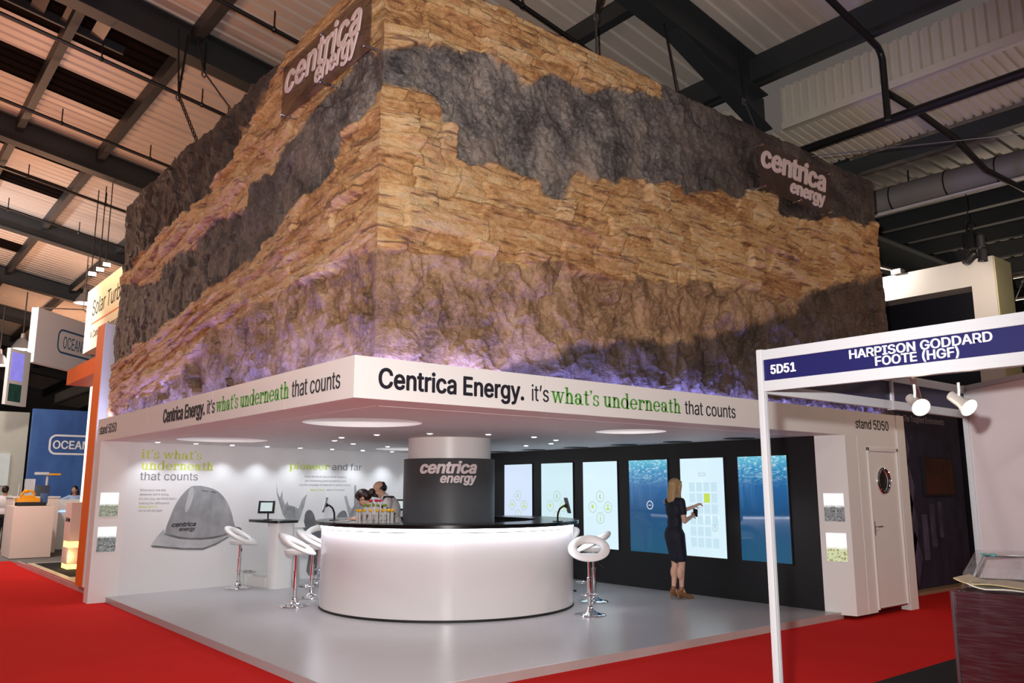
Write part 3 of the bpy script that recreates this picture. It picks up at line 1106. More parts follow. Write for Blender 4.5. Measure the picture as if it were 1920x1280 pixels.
def rock_face(which):
    Lc = 8.86 if which == 'R' else 8.72
    nu, nz = 590, 265
    t = np.linspace(0, 1, nu)
    U, Z = np.meshgrid(t * Lc, np.linspace(RZ0, RZ1, nz))
    off = RX0 if which == 'R' else RY0
    c = U + off                       # the coordinate the band tables use
    sd = 100 if which == 'R' else 300
    jag = (fbm(c * 3.1, Z * 3.1, sd + 1, 3) - .5) * .22 + (fbm(c * 14, Z * 14, sd + 5, 2) - .5) * .05
    def ab(tab):
        tab = np.array(tab)
        return Z + jag - np.interp(c, tab[:, 0], tab[:, 1])
    if which == 'R':
        b1, bd, b2, b3 = ab(R1), ab(RD), ab(R2), ab(R3)
        tan = np.maximum(sstep(-.02, .03, b1) * sstep(.03, -.02, b2), sstep(-.02, .03, b3))
        grey = sstep(-.02, .03, b2) * sstep(.03, -.02, b3)
        dark = sstep(.06, -.06, bd) * (1 - tan) * .9
        grey_far = sstep(3.2, 6.2, c) * grey * .85  # grey band turns darker away from the corner
        dip = .06 * c - .01 * c * c
    else:
        b1, bd, b2, b3, b4 = ab(L1), ab(LD), ab(L2), ab(L3), ab(L4)
        tan = np.maximum(sstep(-.02, .03, b1) * sstep(.03, -.02, b2), sstep(-.02, .03, b3) * sstep(.04, -.04, b4))
        grey = sstep(-.02, .03, b2) * sstep(.03, -.02, b3)
        dark = np.maximum(sstep(.06, -.06, bd) * (1 - tan) * .3, sstep(-.03, .05, b4))
        grey_far = sstep(-.2, 3.5, c) * grey * .75  # grey band darkens along this face too
        dip = -.13 * c
    warp = (fbm(c * .9, Z * 1.3, sd + 9, 3) - .5) * .22
    wu = c + (fbm(Z * 5, c * 2, sd + 12, 3) - .5) * .16
    wz = Z - RZ0 - dip + warp + (fbm(c * 2.3, Z * 2.3, sd + 14, 3) - .5) * .09
    bdp, bid, bds = blocks(wu, wz, sd + 2, *((.09, .24, 1.0) if which == 'R' else (.06, .15, 1.7)))
    fdp, fid, fds = blocks(wu + .3 * bid, wz, sd + 4, .028, .075)
    big = sstep(.25, .6, fbm(c * .8, Z * 1.2, sd + 16, 2))
    d_tan = bdp * 1.45 + fdp * .60 * big + (fbm(c * 6, Z * 26, sd + 3, 4) - .5) * .045
    d_tan = d_tan - .036 * np.exp(-(bds / .013) ** 2) * (.4 + .6 * fbm(c * 3, Z * 3, sd + 18, 2)) - .014 * np.exp(-(fds / .010) ** 2) * big
    d_tan = (1.0 if which == 'R' else .72) * d_tan * (.45 + 1.1 * fbm(c * 1.1, Z * 1.1, sd + 19, 2)) - .01
    bid = np.clip(.6 * bid + .4 * fid, 0, 1)
    wx, wy = c + (fbm(c * 2, Z * 2, sd + 21, 3) - .5) * .5, Z + (fbm(c * 2, Z * 2, sd + 22, 3) - .5) * .5
    d_br = (facets(wx * 1.7, wy * 1.35, sd + 20) - .5) * .12 + (facets(wx * 4.3, wy * 3.3, sd + 23) - .5) * .05 + (fbm(c * 1.2, Z * .9, sd + 24, 3) - .5) * .16 \
        + (fbm(c * 9, Z * 8, sd + 26, 4) - .5) * .075 + (ridge(c * 2.2 + Z * .8, Z * .9, sd + 28, 3) - .6) * .06
    d_gr = (fbm(c * 1.6, Z * 1.6, sd + 30, 3) - .5) * .12 + (facets(wx * 2.4 + 9, wy * 2.4, sd + 31) - .5) * .045 + (ridge(c * 5 + 2 * Z, Z * 4, sd + 33, 3) - .6) * .06 + (fbm(c * 16, Z * 12, sd + 36, 2) - .5) * .028
    bro = np.clip(1 - tan - grey, 0, 1)
    d = tan * d_tan + grey * d_gr + bro * d_br
    d = np.clip(d, -.10, .15)
    cz = .035 + (fbm(Z[:, :1] * 0 + 3.0, Z[:, :1] * 3.0, 77, 3) - .5) * .08
    d = d * (.45 + .55 * sstep(RZ1 + .02, RZ1 - .22, Z)) * (.5 + .5 * sstep(Lc, Lc - .3, U))
    fd = sstep(0, .22, U)
    d = cz * (1 - fd) + d * fd
    if which == 'R':
        X = RX0 + U - cz * (1 - fd)
        Y = RY0 - d
    else:
        X = RX0 - d
        Y = RY0 + U - cz * (1 - fd)
    Zd = Z.copy()
    Zd[-1] += (fbm(c[-1] * 6, c[-1] * 0, sd + 50, 3) - .5) * .05
    V = np.stack([X, Y, Zd], -1).reshape(-1, 3)
    # return strips along top and end, so that the shell has thickness
    i = np.arange(nu * nz).reshape(nz, nu)
    q = np.stack([i[:-1, :-1], i[:-1, 1:], i[1:, 1:], i[1:, :-1]], -1).reshape(-1, 4)
    if which == 'L':
        q = q[:, ::-1]
    top, end = V[i[-1]].copy(), V[i[:, -1]].copy()
    ax = 1 if which == 'R' else 0
    top[:, ax] = .36 if which == 'R' else .46
    end[:, ax] = .36 if which == 'R' else .46
    n0 = len(V)
    V = np.concatenate([V, top, end])
    qt = np.stack([i[-1, :-1], i[-1, 1:], n0 + np.arange(1, nu), n0 + np.arange(nu - 1)], -1)
    n1 = n0 + nu
    qe = np.stack([i[:-1, -1], n1 + np.arange(nz - 1), n1 + np.arange(1, nz), i[1:, -1]], -1)
    q = np.concatenate([q, qt, qe])
    me = bpy.data.meshes.new('rock_face')
    me.vertices.add(len(V))
    me.vertices.foreach_set('co', V.astype(np.float32).ravel())
    me.loops.add(q.size)
    me.loops.foreach_set('vertex_index', q.ravel().astype(np.int32))
    me.polygons.add(len(q))
    me.polygons.foreach_set('loop_start', (np.arange(len(q)) * 4).astype(np.int32))
    me.polygons.foreach_set('use_smooth', [True] * len(q))
    me.update(calc_edges=True)
    me.validate()
    at = me.color_attributes.new('strata', 'FLOAT_COLOR', 'POINT')
    col = np.zeros((len(V), 4), np.float32)
    m = nu * nz
    col[:m, 0] = tan.ravel(); col[:m, 1] = np.clip(grey, 0, 1).ravel(); col[:m, 2] = bid.ravel(); col[:m, 3] = np.clip(dark + grey_far, 0, 1).ravel()
    col[m:m + nu] = col[i[-1]]; col[m + nu:] = col[i[:, -1]]
    at.data.foreach_set('color', col.ravel())
    return me


def rock_material():
    m, nt, b = nodes_of('painted_rock')
    N, L = nt.nodes, nt.links
    def math_(op, a, bb=None, c=None):
        n = N.new('ShaderNodeMath'); n.operation = op
        for k, v in enumerate((a, bb, c)):
            if v is None:
                continue
            if isinstance(v, (int, float)):
                n.inputs[k].default_value = v
            else:
                L.new(v, n.inputs[k])
        return n.outputs[0]
    def mix(f, a, c):
        n = N.new('ShaderNodeMix'); n.data_type = 'RGBA'
        L.new(f, n.inputs['Factor'])
        for k, v in (('A', a), ('B', c)):
            if isinstance(v, tuple):
                n.inputs[k].default_value = (*v, 1)
            else:
                L.new(v, n.inputs[k])
        return n.outputs['Result']
    def noise(sc, det, st=(1, 1, 1), rough=.55):
        mp = N.new('ShaderNodeMapping'); mp.inputs['Scale'].default_value = st
        L.new(tc.outputs['Object'], mp.inputs['Vector'])
        n = N.new('ShaderNodeTexNoise'); n.inputs['Scale'].default_value = sc; n.inputs['Detail'].default_value = det; n.inputs['Roughness'].default_value = rough
        L.new(mp.outputs['Vector'], n.inputs['Vector'])
        return n.outputs['Fac']
    def cr(f, stops):
        n = N.new('ShaderNodeValToRGB')
        e = n.color_ramp.elements
        e[0].position, e[0].color = stops[0][0], (*stops[0][1], 1)
        e[1].position, e[1].color = stops[-1][0], (*stops[-1][1], 1)
        for p, c in stops[1:-1]:
            x = e.new(p); x.color = (*c, 1)
        L.new(f, n.inputs['Fac'])
        return n.outputs['Color']
    tc = N.new('ShaderNodeTexCoord')
    at = N.new('ShaderNodeAttribute'); at.attribute_name = 'strata'
    sp = N.new('ShaderNodeSeparateColor'); L.new(at.outputs['Color'], sp.inputs['Color'])
    tan, grey, bid = sp.outputs['Red'], sp.outputs['Green'], sp.outputs['Blue']
    dark = at.outputs['Alpha']
    nA = noise(3.0, 6, (1, 1, 3.5))
    nB = noise(14, 6, (1, 1, 3))
    nC = noise(2.2, 7)
    nD = noise(28, 5)
    nE = math_('ADD', math_('MULTIPLY', noise(1.7, 5, (1, 1, 11), .55), .62), math_('MULTIPLY', noise(4.5, 4, (1, 1, 8), .6), .38))
    nF = noise(1.1, 4)
    f1 = math_('ADD', math_('MULTIPLY', bid, .30), math_('ADD', math_('MULTIPLY', nA, .55), math_('MULTIPLY', nB, .45)))
    tanc = cr(f1, [(.42, (.17, .070, .028)), (.54, (.41, .200, .078)), (.66, (.56, .325, .140)), (.80, (.64, .44, .235)), (.95, (.52, .40, .31))])
    # brown stain lines and mauve washes painted along the beds
    st = N.new('ShaderNodeMapRange'); st.inputs['From Min'].default_value = .535; st.inputs['From Max'].default_value = .60
    L.new(nE, st.inputs['Value'])
    tanc = mix(math_('MULTIPLY', st.outputs['Result'], .82), tanc, (.135, .058, .035))
    st2 = N.new('ShaderNodeMapRange'); st2.inputs['From Min'].default_value = .56; st2.inputs['From Max'].default_value = .75
    L.new(nF, st2.inputs['Value'])
    tanc = mix(math_('MULTIPLY', st2.outputs['Result'], .38), tanc, (.40, .27, .22))
    g1 = math_('ADD', math_('MULTIPLY', nC, .62), math_('MULTIPLY', nD, .38))
    greyc = cr(g1, [(.36, (.040, .036, .036)), (.47, (.125, .110, .104)), (.56, (.25, .215, .19)), (.68, (.40, .335, .285))])
    greyc = mix(math_('MULTIPLY', st2.outputs['Result'], .55), greyc, (.27, .20, .155))
    broc = cr(g1, [(.36, (.095, .053, .028)), (.47, (.26, .148, .078)), (.57, (.40, .240, .130)), (.70, (.48, .355, .24))])
    darkc = cr(g1, [(.30, (.016, .011, .010)), (.50, (.046, .031, .026)), (.72, (.095, .066, .055))])
    c = mix(tan, broc, tanc)
    c = mix(grey, c, greyc)
    c = mix(dark, c, darkc)
    L.new(c, b.inputs['Base Color'])
    rr = N.new('ShaderNodeMapRange'); rr.inputs['To Min'].default_value = .22; rr.inputs['To Max'].default_value = .55
    L.new(nD, rr.inputs['Value'])
    L.new(rr.outputs['Result'], b.inputs['Roughness'])
    b.inputs['Specular IOR Level'].default_value = .42
    n1 = noise(38, 6, (1, 1, 1.6), .65)
    n2 = noise(9, 5, (1, 1, 2.2), .6)
    hgt = math_('ADD', math_('MULTIPLY', n1, .65), n2)
    bp = N.new('ShaderNodeBump'); bp.inputs['Strength'].default_value = .85; bp.inputs['Distance'].default_value = .028
    L.new(hgt, bp.inputs['Height'])
    L.new(bp.outputs['Normal'], b.inputs['Normal'])
    return m


ROCK = rock_material()
root = thing('rock_cladding', 'huge layered tan, grey and brown artificial rock block above the stand', 'rock', (0.3, 0.2, 2.5))
for w in 'RL':
    me = rock_face(w)
    me.transform(Matrix.Translation((-.3, -.2, -2.5)))
    me.materials.append(ROCK)
    ob = bpy.data.objects.new('rock_face', me)
    COL.objects.link(ob)
    ob.parent = root
m = MB(); m.box(.46, 9.12, .36, 8.9, 2.68, 6.40)
m.box(9.0, 9.20, .25, .40, 2.74, 6.40)
m.box(.34, .46, 8.90, 8.96, 2.74, 6.36)
m.build('backing_box', NEARBLACK, root, smooth=None)

# acrylic name plates bolted to the rock
ACR = M('smoked_acrylic', (.10, .060, .045), .15, alpha=.42, noise=(2, .1))
PINKW = M('plate_letters', srgb(214, 192, 188), .5)
DKEDGE = M('plate_letter_edge', srgb(150, 128, 126), .5)


def rock_sign(T, W, H, lx, lw, cap1, y1, ex, ew, cap2, y2, label, bold=.03, dep=.016):
    o = T.translation
    root = thing('rock_sign', label, 'sign', o)
    m = MB(); m.box(0, W, 0, H, 0, .008, .002, 0, T); m.build('acrylic_plate', ACR, root)
    for word, lx_, y_, w_, c_ in (('centrica', lx, y1, lw, cap1), ('energy', ex, y2, ew, cap2)):
        m = MB()
        put_text(m, word, T @ Matrix.Translation((lx_, y_, .008)), w_, c_, bold, .20, dep)
        m.build('lettering', PINKW, root, smooth=None, label='raised pale italic lettering')
    for px, py in ((.06, .05), (W - .05, .05), (.05, H - .05), (W - .05, H - .05), (W * .52, .05), (W * .5, H - .05)):
        m = MB(); m.tube([T @ Vector((px, py, -.14)), T @ Vector((px, py, .03))], .012, 8); m.ball(T @ Vector((px, py, .03)), .017, 8)
        m.build('bolt', CHROME, root)
    return root


rock_sign(frame((.095, 1.94, 5.44), (0, -1, 0), (0, 0, 1)), 1.85, .61, .09, 1.60, .285, .27, .79, .85, .195, .105, 'smoked plate with raised pale two-line lettering on the left rock face', .018, .010)
rock_sign(frame((5.74, .0, 5.48), (1, 0, 0), (0, 0, 1)), 1.72, .66, .05, 1.53, .29, .33, .69, .85, .18, .12, 'smoked plate with raised pale two-line lettering on the right rock face')
# ------------------------------------------------------------------ graphics on the white wall
WT = frame(A_ - Vector((-WU.y, WU.x, 0)) * .0, WU, (0, 0, 1))     # x along the wall, y up, z towards the room


def wallT(s, z, d=0.0005):
    return WT @ Matrix.Translation((s, z, d))


root = thing('wall_lettering', 'lime and grey slogan with small paragraph above and left of the hard hat', 'lettering', A_ + WU * .7 + Vector((0, 0, 1.8)))
m = MB(); put_slab(m, "it's what's", wallT(.20, 2.150), 1.0, .098); put_slab(m, 'underneath', wallT(.21, 1.977), 1.21, .098)
m.build('heading', LIME, root, smooth=None, label='lime slab serif heading')
m = MB(); put_text(m, 'that counts', wallT(.205, 1.812), .95, .128, -.018); m.build('subheading', GREYINK, root, smooth=None, label='grey thin heading')
PGI = M('pale_grey_ink', srgb(165, 165, 170), .5)
for k, s in enumerate(('Wherever we are,', "whatever we're doing,", "it's the way we think that's", 'making the difference.', "we're oil and gas.")):
    m = MB(); put_text(m, s, wallT(.22, (1.64 - .068 * k) if k < 4 else 1.325), [.42, .47, .60, .49, .385][k], .036, -.012, depth=.002)
    m.build('paragraph_line', PGI, root, smooth=None)
m = MB(); put_text(m, 'deep down,', wallT(.22, 1.385), .30, .036, .0, depth=.002); m.build('paragraph_line', LIME, root, smooth=None)

root = thing('pioneer_lettering', 'lime and grey pioneer and far heading with paragraph on the white wall', 'lettering', A_ + WU * 3.6 + Vector((0, 0, 1.9)))
m = MB(); put_slab(m, 'pioneer', wallT(2.876, 2.022), .876, .088); m.build('heading', LIME, root, smooth=None, label='lime slab serif heading')
m = MB(); put_text(m, 'and far', wallT(3.81, 2.020), .68, .125, -.018); m.build('subheading', GREYINK, root, smooth=None, label='grey thin heading')
for k, s in enumerate(('From the North Sea to North America,', 'our increasing global presence is yet', "another example of how we're getting ahead.")):
    w = [.93, .92, 1.15][k]
    m = MB(); put_text(m, s, wallT(3.68 - w / 2, 1.875 - .075 * k), w, .037, -.012, depth=.002); m.build('paragraph_line', PGI, root, smooth=None)
m = MB(); put_text(m, "we're oil and gas", wallT(3.70, 1.635), .41, .037, -.012, depth=.002); m.build('paragraph_line', PGI, root, smooth=None)
m = MB(); put_text(m, 'deep down,', wallT(3.34, 1.635), .32, .037, .0, depth=.002); m.build('paragraph_line', LIME, root, smooth=None)


def print_mat(name, lo, hi, sc=6, st=(1, 1, 1)):
    m, nt, b = nodes_of(name)
    N, L = nt.nodes, nt.links
    tc = N.new('ShaderNodeTexCoord'); mp = N.new('ShaderNodeMapping'); mp.inputs['Scale'].default_value = st
    L.new(tc.outputs['Object'], mp.inputs['Vector'])
    nz = N.new('ShaderNodeTexNoise'); nz.inputs['Scale'].default_value = sc; nz.inputs['Detail'].default_value = 6; nz.inputs['Roughness'].default_value = .6
    L.new(mp.outputs['Vector'], nz.inputs['Vector'])
    r = N.new('ShaderNodeValToRGB')
    r.color_ramp.elements[0].position, r.color_ramp.elements[0].color = .3, (*lo, 1)
    r.color_ramp.elements[1].position, r.color_ramp.elements[1].color = .72, (*hi, 1)
    L.new(nz.outputs['Fac'], r.inputs['Fac']); L.new(r.outputs['Color'], b.inputs['Base Color'])
    b.inputs['Roughness'].default_value = .55
    return m


HATA = print_mat('hat_print', (.20, .20, .205), (.40, .40, .41), 3.2, (1, 1, .6))
HATB = print_mat('hat_print_light', (.36, .36, .37), (.55, .55, .56), 3.0)
HATC = print_mat('hat_print_dark', (.09, .09, .095), (.22, .22, .23), 4.0)


def flat(m, poly, d0, d1, mat=0):
    m.prism(poly, d0, d1, WT, mat)


def smooth_poly(p, it=2):
    for _ in range(it):
        q = []
        for i in range(len(p)):
            a, b = p[i], p[(i + 1) % len(p)]
            q += [(a[0] * .75 + b[0] * .25, a[1] * .75 + b[1] * .25), (a[0] * .25 + b[0] * .75, a[1] * .25 + b[1] * .75)]
        p = q
    return p


root = thing('hard_hat_print', 'large grey printed picture of a scuffed hard hat on the white wall', 'wall print', A_ + WU * 1.2 + Vector((0, 0, 1.2)))
m = MB()
crown = [(.66, .93), (.68, 1.07), (.715, 1.17), (.80, 1.42), (.92, 1.60), (1.03, 1.70), (1.07, 1.725), (1.27, 1.725), (1.52, 1.65), (1.68, 1.50), (1.79, 1.31), (1.86, 1.07), (1.93, .97), (1.80, .92), (1.4, .87), (.98, .885)]
flat(m, smooth_poly(crown), .0006, .0020); m.build('hat_crown', HATA, root, smooth=None)
m = MB()
brim = [(.45, .80), (.56, .95), (.66, 1.06), (.655, .975), (.98, .885), (1.4, .867), (1.72, .917), (1.90, .99), (2.00, .99), (2.005, .93), (1.91, .895), (1.76, .865), (1.55, .76), (1.32, .69), (.99, .71), (.50, .775)]
flat(m, smooth_poly(brim, 1), .0022, .0030); m.build('hat_brim', HATB, root, smooth=None)
m = MB()
flat(m, smooth_poly([(.655, .985), (.98, .895), (1.4, .877), (1.72, .927), (1.88, .995), (1.88, .965), (1.72, .895), (1.4, .845), (.98, .862), (.66, .95)], 1), .0032, .0037)
flat(m, [(.45, .795), (.50, .80), (.99, .735), (1.32, .715), (1.55, .785), (1.76, .885), (1.76, .862), (1.55, .755), (1.32, .684), (.99, .705), (.48, .770)], .0032, .0037)
flat(m, smooth_poly([(1.22, 1.66), (1.36, 1.64), (1.36, 1.62), (1.24, 1.635)], 1), .0022, .0028)
flat(m, smooth_poly([(1.40, 1.64), (1.50, 1.62), (1.50, 1.60), (1.40, 1.615)], 1), .0022, .0028)
flat(m, smooth_poly([(1.86, 1.04), (1.98, 1.03), (2.02, .96), (1.95, .93), (1.90, .97)], 1), .0032, .0037)
m.build('hat_band', HATC, root, smooth=None)
m = MB(); flat(m, smooth_poly([(1.03, 1.68), (1.08, 1.715), (1.12, 1.60), (1.03, 1.30), (.96, 1.30), (1.0, 1.55)], 2), .0022, .0026)
m.build('hat_highlight', HATB, root, smooth=None)
m = MB(); put_text(m, 'centrica', wallT(.775, 1.075, .0022), .40, .070, .03, .22, .0015); put_text(m, 'energy', wallT(.90, 1.005, .0022), .27, .058, .025, .22, .0015)
m.build('hat_lettering', M('hat_ink', (.04, .04, .045), .5), root, smooth=None)

root = thing('antler_print', 'grey printed picture of a moose head with wide antlers on the white wall', 'wall print', A_ + WU * 3.5 + Vector((0, 0, 1.0)))
m = MB()
aL = [(2.629, 1.774), (2.662, 1.613), (2.718, 1.51), (2.755, 1.642), (2.775, 1.50), (2.826, 1.392), (2.872, 1.45), (2.90, 1.385), (2.965, 1.37), (3.02, 1.36), (3.107, 1.313), (3.185, 1.491), (3.276, 1.58), (3.227, 1.371), (3.166, 1.179), (3.135, 1.10), (2.876, 1.10), (2.784, 1.232), (2.705, 1.437), (2.647, 1.584)]
aR = [(4.106, 1.528), (4.163, 1.544), (4.229, 1.355), (4.29, 1.291), (4.345, 1.353), (4.335, 1.732), (4.37, 1.748), (4.409, 1.479), (4.45, 1.40), (4.50, 1.62), (4.56, 1.40), (4.62, 1.35), (4.66, 1.10), (4.261, 1.073), (4.194, 1.262)]
AG = print_mat('antler_print_grey', (.17, .17, .175), (.47, .47, .48), 7, (1, 1, .6))
flat(m, aL, .0006, .0020); m.build('antler', AG, root, smooth=None); m = MB(); flat(m, aR, .0006, .0020); m.build('antler', AG, root, smooth=None)
m = MB()
flat(m, smooth_poly([(3.20, .95), (3.24, 1.102), (3.251, 1.251), (3.337, 1.303), (3.429, 1.247), (3.50, 1.06), (3.72, 1.0), (3.93, 1.06), (3.967, 1.205), (4.097, 1.279), (4.176, 1.231), (4.22, 1.05), (4.20, .9), (3.90, .80), (3.80, .45), (3.60, .12), (3.32, .12), (3.36, .45), (3.46, .80)], 1), .0022, .0034)
m.build('moose_head', HATC, root, smooth=None)

# ------------------------------------------------------------------ touch screens on the black wall
VT = frame(C_, VU, (0, 0, 1))        # x along wall away from the entrance; mirrored for reading
ST_ = frame(D_, -VU, (0, 0, 1))      # reading direction (far end to near end), normal towards the room
LV = (D_ - C_).length


def scrT(s, z, d):
    return ST_ @ Matrix.Translation((LV - s, z, d))


def screen_plain(name, top, bot):
    m, nt, b = nodes_of(name)
    N, L = nt.nodes, nt.links
    tc = N.new('ShaderNodeTexCoord'); nz = N.new('ShaderNodeTexNoise'); nz.inputs['Scale'].default_value = .8
    L.new(tc.outputs['Object'], nz.inputs['Vector'])
    mx = N.new('ShaderNodeMix'); mx.data_type = 'RGBA'
    mx.inputs['A'].default_value = (*top, 1); mx.inputs['B'].default_value = (*bot, 1)
    L.new(nz.outputs['Fac'], mx.inputs['Factor'])
    L.new(mx.outputs['Result'], b.inputs['Emission Color'])
    b.inputs['Emission Strength'].default_value = 1.0
    b.inputs['Base Color'].default_value = (.01, .01, .012, 1)
    b.inputs['Roughness'].default_value = .06
    return m


def screen_water(name):
    m, nt, b = nodes_of(name)
    N, L = nt.nodes, nt.links
    tc = N.new('ShaderNodeTexCoord')
    sx = N.new('ShaderNodeSeparateXYZ'); L.new(tc.outputs['Generated'], sx.inputs[0])
    ramp = N.new('ShaderNodeValToRGB')
    e = ramp.color_ramp.elements
    e[0].position, e[0].color = 0, (.010, .085, .165, 1)
    e[1].position, e[1].color = 1, (.12, .50, .66, 1)
    for p, c in ((.45, (.012, .075, .20, 1)), (.72, (.016, .12, .33, 1)), (.88, (.035, .26, .50, 1))):
        x = e.new(p); x.color = c
    L.new(sx.outputs['Z'], ramp.inputs['Fac'])
    mp = N.new('ShaderNodeMapping'); mp.inputs['Scale'].default_value = (1, 2.2, 7)
    L.new(tc.outputs['Object'], mp.inputs['Vector'])
    nz = N.new('ShaderNodeTexNoise'); nz.inputs['Scale'].default_value = 3.4; nz.inputs['Detail'].default_value = 4; nz.inputs['Distortion'].default_value = 1.6
    L.new(mp.outputs['Vector'], nz.inputs['Vector'])
    r2 = N.new('ShaderNodeValToRGB'); r2.color_ramp.elements[0].position = .50; r2.color_ramp.elements[1].position = .66
    L.new(nz.outputs['Fac'], r2.inputs['Fac'])
    r3 = N.new('ShaderNodeMapRange'); r3.inputs['From Min'].default_value = .70; r3.inputs['From Max'].default_value = .95
    L.new(sx.outputs['Z'], r3.inputs['Value'])
    mu = N.new('ShaderNodeMath'); mu.operation = 'MULTIPLY'
    L.new(r2.outputs['Color'], mu.inputs[0]); L.new(r3.outputs['Result'], mu.inputs[1])
    mx = N.new('ShaderNodeMix'); mx.data_type = 'RGBA'
    L.new(mu.outputs[0], mx.inputs['Factor']); L.new(ramp.outputs['Color'], mx.inputs['A']); mx.inputs['B'].default_value = (.62, .88, .93, 1)
    # slanting shafts of light
    mp2 = N.new('ShaderNodeMapping'); mp2.inputs['Rotation'].default_value = (.35, 0, 0); mp2.inputs['Scale'].default_value = (1, 6, .35)
    L.new(tc.outputs['Object'], mp2.inputs['Vector'])
    n2 = N.new('ShaderNodeTexNoise'); n2.inputs['Scale'].default_value = 1.6
    L.new(mp2.outputs['Vector'], n2.inputs['Vector'])
    r4 = N.new('ShaderNodeMapRange'); r4.inputs['From Min'].default_value = .5; r4.inputs['From Max'].default_value = .8; r4.inputs['To Max'].default_value = .35
    L.new(n2.outputs['Fac'], r4.inputs['Value'])
    r5 = N.new('ShaderNodeMapRange'); r5.inputs['From Min'].default_value = .45; r5.inputs['From Max'].default_value = .85
    L.new(sx.outputs['Z'], r5.inputs['Value'])
    m2 = N.new('ShaderNodeMath'); m2.operation = 'MULTIPLY'; L.new(r4.outputs['Result'], m2.inputs[0]); L.new(r5.outputs['Result'], m2.inputs[1])
    mx2 = N.new('ShaderNodeMix'); mx2.data_type = 'RGBA'; L.new(m2.outputs[0], mx2.inputs['Factor']); L.new(mx.outputs['Result'], mx2.inputs['A']); mx2.inputs['B'].default_value = (.30, .60, .85, 1)
    L.new(mx2.outputs['Result'], b.inputs['Emission Color'])
    b.inputs['Emission Strength'].default_value = 1.0
    b.inputs['Base Color'].default_value = (.01, .012, .016, 1)
    b.inputs['Roughness'].default_value = .05
    return m


SCR = [screen_plain('screen_pale_lilac', (.62, .74, .95), (.70, .80, .97)), screen_plain('screen_pale_mint', (.60, .80, .88), (.66, .86, .92)),
       screen_plain('screen_pale_blue', (.66, .86, .97), (.74, .92, .99))]
WATER = screen_water('screen_underwater')
ICON = M('icon_green', (.0, .0, .0), .5, emit=((.52, .68, .42), .85))
ICONL = M('icon_lime', (0, 0, 0), .5, emit=((.55, .74, .16), 1.0))
CELL = M('cell_blue', (0, 0, 0), .5, emit=((.58, .78, .88), 1.0))
WICON = M('icon_white', (0, 0, 0), .5, emit=((.9, .95, 1), .9))
SGREY = M('screen_grey_text', (0, 0, 0), .5, emit=((.38, .48, .53), 1.0))
spans = [(6.09, 6.97), (4.92, 5.815), (3.787, 4.647), (2.652, 3.507), (1.54, 2.384), (.445, 1.277)]
slabels = ['pale lilac screen with four round icons, farthest along the black wall', 'pale mint screen with four round icons, second from the far end', 'bright pale blue screen with four round icons just right of the counter',
           'blue underwater screen with a small white ring, left of the woman', 'bright white screen with a grid of squares and 02:26 that the woman touches', 'blue underwater screen behind the white shell scheme post']


def ring(m, T, r, w, n=36, d=.0012):
    vs, fs = [], []
    for k in range(n):
        a = 2 * PI * k / n
        for rr in (r - w, r):
            for dd in (.0, d):
                vs.append((rr * math.cos(a), rr * math.sin(a), dd))
    for k in range(n):
        a, b = 4 * k, 4 * ((k + 1) % n)
        fs += [(a + 1, a + 3, b + 3, b + 1), (a + 2, a, b, b + 2), (a + 3, a + 2, b + 2, b + 3), (a, a + 1, b + 1, b)]
    m.add(vs, fs, 0, T)


